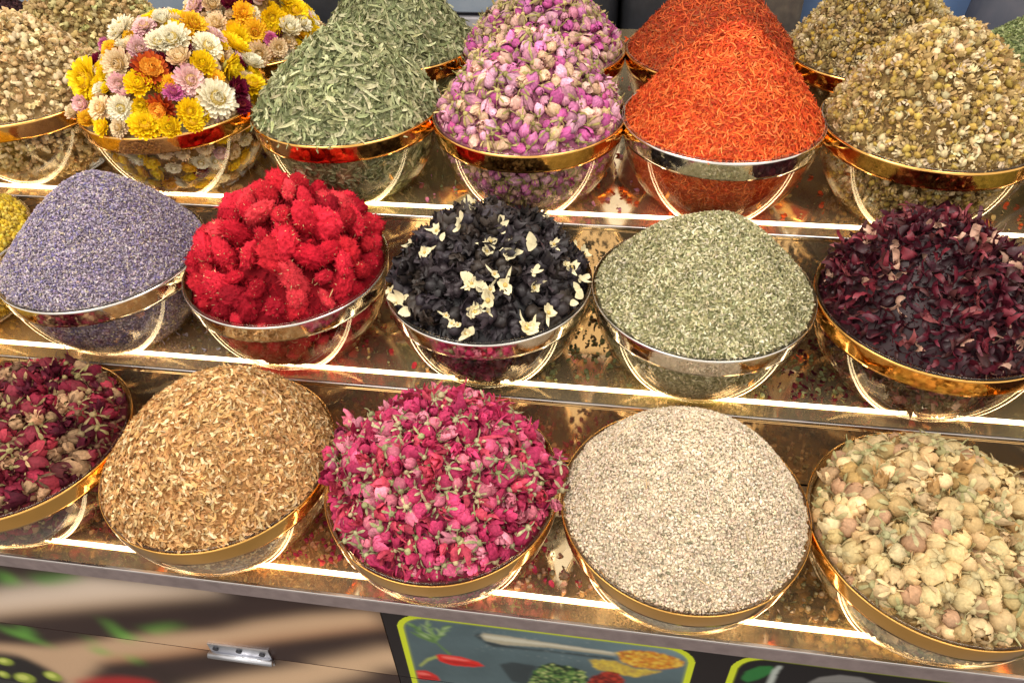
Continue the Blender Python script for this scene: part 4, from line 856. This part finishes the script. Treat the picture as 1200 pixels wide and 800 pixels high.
for key, lst, nf in (('T1', T1F, 60), ('K1', K1F, 80)):
    pts = []
    s = np.array([f[0] for f in lst]); a = np.array([f[1] for f in lst]); p, nn = frames(heap_at, key, s, a)
    toc = CAM_POS - p; toc /= np.linalg.norm(toc, axis=1)[:, None]
    for i, f in enumerate(lst):
        d = nn[i] * .8 + toc[i] * .35 + rng.normal(0, .28, 3); d /= np.linalg.norm(d)
        A = basis(d[None], 'up', .0)[0] * f[3] * 1.08
        add_piece('strawflower_' + f[2], key, SFR[i % 2] if f[2] == 'R' else SF[rng.integers(6)], A, p[i] + nn[i] * .004, lin(np.array(SFC[f[2]])), H_PETAL, f[3] * .5, True); pts.append(p[i])
    p, nn = sample_heap(key, 500, .011); K = np.array(pts); fill = []
    for i in range(len(p)):
        if ((K - p[i]) ** 2).sum(1).min() > .0115 ** 2: fill.append(i); K = np.concatenate([K, p[i:i + 1]])
    q, nq = sample_inner(key, 110, .016)
    for P_, N_, sk in ((p[fill], nn[fill], .002), (q, nq, .007)):
        for i in range(len(P_)):
            f = 'YYYYOWWWCCPD'[rng.integers(12)]; d = N_[i] + rng.normal(0, .35, 3); d /= np.linalg.norm(d)
            sz = rng.uniform(.020, .029); t = SF[rng.integers(6)]; A = basis(d[None], 'up', 0.)[0] * sz; pos = P_[i] - N_[i] * sk
            pos = tuck(t, A[None], P_[i:i + 1] + N_[i:i + 1] * .0015, N_[i:i + 1])[0] if sk > .005 else tuck_rim(key, t, A, pos)
            add_piece('strawflower_' + f, key, t, A, pos, lin(np.array(SFC[f])), H_PETAL, sz * .5)
    CORES[key] = ((176, 140, 80), .010)
# cream blossoms among the black petals
s = np.array([f[0] for f in WLF]); a = np.array([f[1] for f in WLF]); p, nn = frames(heap_at, 'M2', s, a)
JS = {k: [jasmine(.5, G(240 + i), k) for i in range(4)] for k in 'shl'}
WLF = WLF + [(q[0] + g_.normal(0, .07), q[1] + g_.normal(0, .10), 'shs'[int(g_.integers(3))], .011 + .006 * g_.random()) for g_ in [G(77)] for q in [WLF[int(g_.integers(len(WLF)))] for _ in range(30)]]
WLF = [(min(max(q[0], .02), .95),) + tuple(q[1:]) for q in WLF]
s = np.array([f[0] for f in WLF]); a = np.array([f[1] for f in WLF]); p, nn = frames(heap_at, 'M2', s, a)
for i, f in enumerate(WLF):
    toc = CAM_POS - p[i]; toc /= np.linalg.norm(toc); d = nn[i] * .6 + toc * .7 + rng.normal(0, .25, 3); d /= np.linalg.norm(d)
    add_piece('ivory_blossom', 'M2', JS[f[2]][rng.integers(4)], basis(d[None], 'up', 0.)[0] * f[3] * 1.05, p[i] + nn[i] * .0065, np.concatenate([lin(np.array([(238, 226, 186), (214, 186, 110)])), lin(np.array([(238, 226, 186)] * 2))]), H_CREAM, f[3] * .5, True)
flowers('black_mallow', 'M2', ML, BLK, 320, .0120, H_BLACK, .014, .15, 'any', layers=2, ninner=200, core=(20, 17, 22), smin=.8, smax=1.25)

# which of the flowers can be seen from the photograph's place: a small depth buffer of discs
W_, H_ = 600, 400
def project(P):
    d = P - CAM_POS; z = np.maximum(d @ CAM_F, .05); return 300 + FPX / 2 * (d @ CAM_R) / z, 200 - FPX / 2 * (d @ CAM_U) / z, z
items = []
for key in BOWLS:
    nr = 40; S_, A_ = np.meshgrid(np.linspace(.03, 1, nr), np.linspace(0, 2 * np.pi, 110, endpoint=False)); q = heap_at(key, S_.ravel(), A_.ravel())
    sink = CORES[key][1] * .5 if key in CORES else .001
    u, v, z = project(q - np.array([0, 0, sink])); items += [(z[i], u[i], v[i], .0035 * FPX / 2 / z[i], -1) for i in range(len(q))]
PP = np.array([p_['P'] for p_ in pieces]); u, v, z = project(PP)
items += [(z[i] - pieces[i]['size'] * .3, u[i], v[i], max(.8, pieces[i]['size'] * .62 * FPX / 2 / z[i]), i) for i in range(len(pieces))]
items.sort(key=lambda q: -q[0])
buf = np.full((H_, W_), -1, int)
for (zz, uu, vv, r, idx) in items:
    x0, x1, y0, y1 = int(max(0, uu - r)), int(min(W_, uu + r + 1)), int(max(0, vv - r)), int(min(H_, vv + r + 1))
    if x0 < x1 and y0 < y1: buf[y0:y1, x0:x1] = idx
cnt = np.bincount(buf[buf >= 0], minlength=len(pieces))
KINDS = {
 'pink_rosebud': ('rosebud', 'small dried pink rosebud with a beige-green calyx in the {} bowl of pink rosebuds', 'pink rosebuds'),
 'magenta_rose': ('rose', 'dried magenta rose with grey-green sepals in the domed heap on the lowest step', 'magenta roses on the lowest step'),
 'dark_red_rosebud': ('rosebud', 'dried dark red rosebud in the bowl at the left edge of the lowest step', 'dark red rosebuds'),
 'cream_rosebud': ('rosebud', 'dried cream rosebud in the bowl at the right end of the lowest step', 'cream rosebuds'),
 'cream_blossom': ('blossom', 'crumpled pale cream blossom in the {} cream bowl at the left edge', 'cream blossoms'),
 'chamomile_head': ('chamomile head', 'dried yellow-brown chamomile head in the {} chamomile bowl', 'chamomile heads'),
 'red_cockscomb': ('flower head', 'fuzzy bright red cockscomb head in the red bowl on the middle step', 'red cockscomb heads'),
 'hibiscus_petal': ('petal', 'curled dark maroon hibiscus petal in the bowl at the right end of the middle step', 'hibiscus petals'),
 'black_mallow': ('flower', 'crumpled black mallow flower in the bowl between red heads and green herb', 'black mallow flowers'),
 'ivory_blossom': ('blossom', 'small ivory blossom lying on the black mallow flowers', 'ivory blossoms among the black flowers'),
}
def kind_info(kd, key):
    row = 'front' if key[0] == 'T' else 'back-row'
    if kd.startswith('strawflower_'):
        c = SFN[kd[-1]]; return 'strawflower', 'strawflower', '%s strawflower in the %s bowl of mixed strawflowers' % (c, row), '%s strawflowers, %s bowl' % (c, row)
    cat, lab, gr = KINDS[kd]
    two = kd in ('pink_rosebud', 'cream_blossom', 'chamomile_head')
    return kd, cat, lab.format(row) if two else lab, gr + (', %s bowl' % row if two else '')
LIMIT = 300
by = {}
for i, p_ in enumerate(pieces): by.setdefault(kind_info(p_['kind'], p_['key'])[0], []).append(i)
single = set()
for nm, ids in by.items():
    vis = sorted([i for i in ids if cnt[i] >= (5 if nm != 'chamomile_head' else 4)], key=lambda i: -cnt[i])
    single |= set(vis[:LIMIT])
_var = {}
rest = {}
for i, p_ in enumerate(pieces):
    nm, cat, lab, gr = kind_info(p_['kind'], p_['key'])
    if i in single:
        vk = (id(p_['t']), p_['C'].tobytes())
        if vk not in _var:
            t = p_['t']; _var[vk] = raw_mesh(nm, t['V'], t['T'], t['Q'], np.clip(p_['C'][t['c']] * t['s'][:, None], 0, 1), True)
        o = link(nm, _var[vk], p_['mat']); mw = np.eye(4); mw[:3, :3] = p_['A']; mw[:3, 3] = p_['P']; o.matrix_world = Matrix(mw.tolist())
        tag(o, lab, cat, gr)
    else: rest.setdefault((p_['key'], nm), []).append(p_)
MASS = {'T0': ('cream blossoms', 'cream_blossom_heap'), 'K0': ('cream blossoms', 'cream_blossom_heap'), 'T1': ('mixed strawflowers', 'strawflower_heap'), 'K1': ('mixed strawflowers', 'strawflower_heap'), 'T3': ('pink rosebuds', 'pink_rosebud_heap'), 'K3': ('pink rosebuds', 'pink_rosebud_heap'),
        'T5': ('chamomile', 'chamomile_heap'), 'K5': ('chamomile', 'chamomile_heap'), 'M1': ('red cockscomb', 'cockscomb_heap'), 'M2': ('black mallow flowers', 'black_mallow_heap'), 'M4': ('maroon hibiscus petals', 'hibiscus_heap'), 'B0': ('dark red rosebuds', 'dark_red_rosebud_heap'), 'B2': ('magenta roses', 'magenta_rose_heap'), 'B4': ('cream rosebuds', 'cream_rosebud_heap')}
CRUMB = [flake(.006, .003, .9, G(300), 4, 3, .2), flake(.008, .0016, 1.4, G(301), 4, 3, .2), stick(.012, .0004, 0, .2, G(302))]
for key, (what, nm) in MASS.items():
    parts = [core_part(key, CORES[key][0], CORES[key][1] * (1.15 if key == 'M1' else .75), .0055 + CORES[key][1] * 1.5)]
    mats = None
    for (k2, n2), lst in rest.items():
        if k2 != key: continue
        mats = lst[0]['mat']
        for p_ in lst: parts.append((p_['t'], p_['A'][None], p_['P'][None], p_['C'][None]))
    p, nn = sample_heap(key, 3000); col = lin(np.array(CORES[key][0])); p = p - nn * CORES[key][1] * rng.uniform(.3, 1.0, (len(p), 1))
    cc = [tuple(min(255, v * f) for v in CORES[key][0]) for f in (.9, 1.15, 1.35)]
    parts += scat(CRUMB, p, nn, 'any', cc, .5, .7, 1.3); p, nn = sample_inner(key, 1500); parts += scat(CRUMB, p - nn * (.004 + CORES[key][1] * .9), nn, 'any', cc, .5, .7, 1.3)
    if key in ('T5', 'K5'):
        p, nn = sample_heap(key, 3600); parts += scat(CRUMB, p + nn * rng.uniform(-.004, .002, (len(p), 1)), nn, 'any', [(206, 182, 134), (186, 160, 110), (160, 136, 90), (222, 204, 160)], .5, .5, 1.0)
    row = 'front' if key[0] == 'T' else ('back-row' if key[0] == 'K' else 'stepped')
    o = assemble(nm, parts, mats or H_CREAM)
    tag(o, 'packed mass of %s filling the %s bowl under the topmost ones' % (what, {'front': 'front top-step', 'back-row': 'back-row', 'stepped': 'lower'}[row]), 'flower heap', None, 'stuff')

# ------------------------------------------------------------------ crumbs that fell on the steps
SPILL = [flake(.009, .006, 1., G(310), 4, 3, .2), flake(.007, .002, 1.2, G(311), 4, 3, .2), ball(.003, .003, .002, 6, 4, .2, 0, G(312))]
parts = []
def spill(x0, x1, st, n, cols, y0=None, y1=None):
    a, b_, zt = steps[st]
    n = int(n * 2.2); P = np.stack([rng.uniform(x0, x1, n), rng.uniform(y0 if y0 is not None else a + .032, y1 if y1 is not None else b_ - .006, n), np.full(n, zt + .0022)], -1)
    parts.extend(scat(SPILL, P, np.tile([0., 0, 1], (n, 1)), 'lie', cols, .25, .4, 1.1))
spill(-.28, -.15, 0, 160, [(150, 60, 60), (176, 130, 90), (110, 40, 40)]); spill(-.04, .14, 0, 260, [(200, 60, 90), (170, 40, 70), (210, 150, 110), (190, 140, 90)])
spill(.2, .36, 0, 200, [(196, 60, 90), (206, 160, 130), (190, 160, 130)]); spill(.44, .62, 0, 240, [(214, 190, 150), (180, 150, 110), (150, 140, 100)])
spill(-.28, -.1, 1, 120, [(140, 130, 100), (150, 140, 150)]); spill(.0, .17, 1, 70, [(170, 40, 50), (200, 170, 120)]); spill(.2, .42, 1, 220, [(150, 150, 104), (120, 126, 84), (130, 110, 80)]); spill(.46, .64, 1, 220, [(150, 150, 104), (110, 30, 40), (80, 20, 34)])
spill(-.4, -.2, 2, 120, [(214, 190, 140), (190, 150, 100)]); spill(-.1, .2, 2, 150, [(150, 156, 110), (210, 130, 160)]); spill(.25, .5, 2, 160, [(220, 90, 40), (200, 130, 150)]); spill(.5, .8, 2, 160, [(190, 160, 100), (220, 90, 40)])
o = assemble('spilled_crumbs', parts, H_LEAF); tag(o, 'loose petals and herb crumbs spilled between the bowls on the mirror steps', 'crumbs', None, 'stuff')

# ------------------------------------------------------------------ behind the stand
M_BLACK = plain('black_fabric', (.012, .013, .018), .8, noise=(40., (.02, .021, .028)))
M_GREYBLUE = plain('grey_blue_plastic', (.24, .30, .38), .45, noise=(20., (.30, .35, .42)))
M_PALE = plain('pale_cardboard', (.42, .40, .43), .7, noise=(30., (.36, .35, .38)))
M_BLUE = plain('blue_plastic', (.16, .27, .52), .45, noise=(12., (.22, .33, .58)))
M_SLATE = plain('slate_fabric', (.075, .085, .12), .8, noise=(25., (.1, .105, .14)))
M_BROWN = plain('brown_fabric', (.05, .04, .036), .8, noise=(50., (.09, .075, .06)))
M_FLOOR = plain('floor_tile', (.16, .155, .15), .35, noise=(3., (.2, .19, .18)))
tag(B().box((-6, -5, -.64), (6, 7, -.62)).build('floor', M_FLOOR), kind='structure')
def crate(x0, x1, y0, y1, z0, z1, n, mat, mat2, label, gap=.004):
    e = tag(empty('drawer_cabinet', ((x0 + x1) / 2, (y0 + y1) / 2, z0)), label, 'drawer cabinet')
    dz = (z1 - z0) / n
    c = B().box((x0, y0 + .02, z0), (x1, y1, z1)).build('carcass', M_SLATE, e); c.matrix_parent_inverse = Matrix.Translation(-e.location)
    for i in range(n):
        d = B().box((x0 + .004, y0, z0 + i * dz + gap), (x1 - .004, y0 + .019, z0 + (i + 1) * dz - gap), .003).build('drawer', mat if i % 2 else mat2, e); d.matrix_parent_inverse = Matrix.Translation(-e.location)
crate(-.24, .12, 1.12, 1.5, -.62, .42, 16, M_GREYBLUE, M_PALE, 'blue-grey drawer stack seen between the leaf heap and the rosebuds', .0045)
def bag(name, x0, x1, y0, y1, z0, z1, mat, label, cat, seed, bulge=.06):
    g = G(seed); nu, nv = 28, 20; V = []
    for i in range(nv + 1):
        t = i / nv; zz = z0 + (z1 - z0) * t; k = (1 - abs(2 * t - 1) ** 4 * .25)
        for j in range(nu):
            a = 2 * np.pi * j / nu; c, s_ = math.cos(a), math.sin(a); q = (abs(c) ** 5 + abs(s_) ** 5) ** (-.2)
            f = 1 + .03 * math.sin(5 * a + 6 * t + seed) + .02 * math.sin(11 * a - 9 * t)
            V.append(((x0 + x1) / 2 + (x1 - x0) / 2 * c * q * k * f, (y0 + y1) / 2 + (y1 - y0) / 2 * s_ * q * k * f, zz))
    Q = [(i * nu + j, i * nu + (j + 1) % nu, (i + 1) * nu + (j + 1) % nu, (i + 1) * nu + j) for i in range(nv) for j in range(nu)]
    V += [((x0 + x1) / 2, (y0 + y1) / 2, z0), ((x0 + x1) / 2, (y0 + y1) / 2, z1)]; n = len(V)
    T = [(n - 2, (j + 1) % nu, j) for j in range(nu)] + [(n - 1, nv * nu + j, nv * nu + (j + 1) % nu) for j in range(nu)]
    o = link(name, raw_mesh(name, np.array(V), T, Q), mat); tag(o, label, cat); return o
bag('cloth_sack', .13, .283, 1.08, 1.4, -.62, .46, M_BLACK, 'black cloth sack left of the dark seam behind the rosebuds', 'sack', 1)
bag('cloth_sack', .287, .50, 1.08, 1.4, -.62, .46, M_BLACK, 'black cloth sack behind the peak of the orange threads', 'sack', 2)
bag('cloth_sack', -.45, -.25, 1.08, 1.4, -.62, .44, M_BLACK, 'black cloth sack between the strawflowers and the leaf heap', 'sack', 3)
bag('cloth_sack', .55, .645, 1.06, 1.4, -.62, .42, M_BROWN, 'narrow brown cloth sack behind the orange threads and chamomile', 'sack', 4)
bag('storage_tub', .65, 1.12, 1.25, 1.7, -.62, .36, M_BLUE, 'blue plastic tub behind the chamomile heaps', 'tub', 5)
bag('cloth_sack', .96, 1.5, 1.06, 1.22, -.62, .40, M_SLATE, 'dark slate cloth sack in the top right corner', 'sack', 6)
bag('storage_tub', -1.3, -.60, 1.3, 1.7, -.62, .40, M_GREYBLUE, 'grey-blue tub behind the cream blossoms in the top left', 'tub', 7)
# loose hibiscus behind the chamomile
b_ = dict(BOWLS['M4']); parts = []
P = np.stack([.625 + rng.normal(0, .022, 160), .86 + rng.normal(0, .02, 160), rng.uniform(0, 1, 160)], -1)
rr = np.hypot(P[:, 0] - .625, P[:, 1] - .86); P[:, 2] = .109 + np.clip(1 - rr / .065, .03, 1) * .072 * np.sqrt(P[:, 2])
parts = scat(HB, P, np.tile([0., 0, 1], (160, 1)), 'any', HIBC, .5, .5, .9)
o = assemble('hibiscus_pile', parts, H_HIB); tag(o, 'small loose pile of dark hibiscus petals behind the orange threads', 'petals', None, 'stuff')
print('pieces', len(pieces), 'single', len(single), 'objects', len(bpy.data.objects), {k: len([i for i in v if i in single]) for k, v in by.items()})
print('verts', sum(len(m_.vertices) for m_ in bpy.data.meshes))
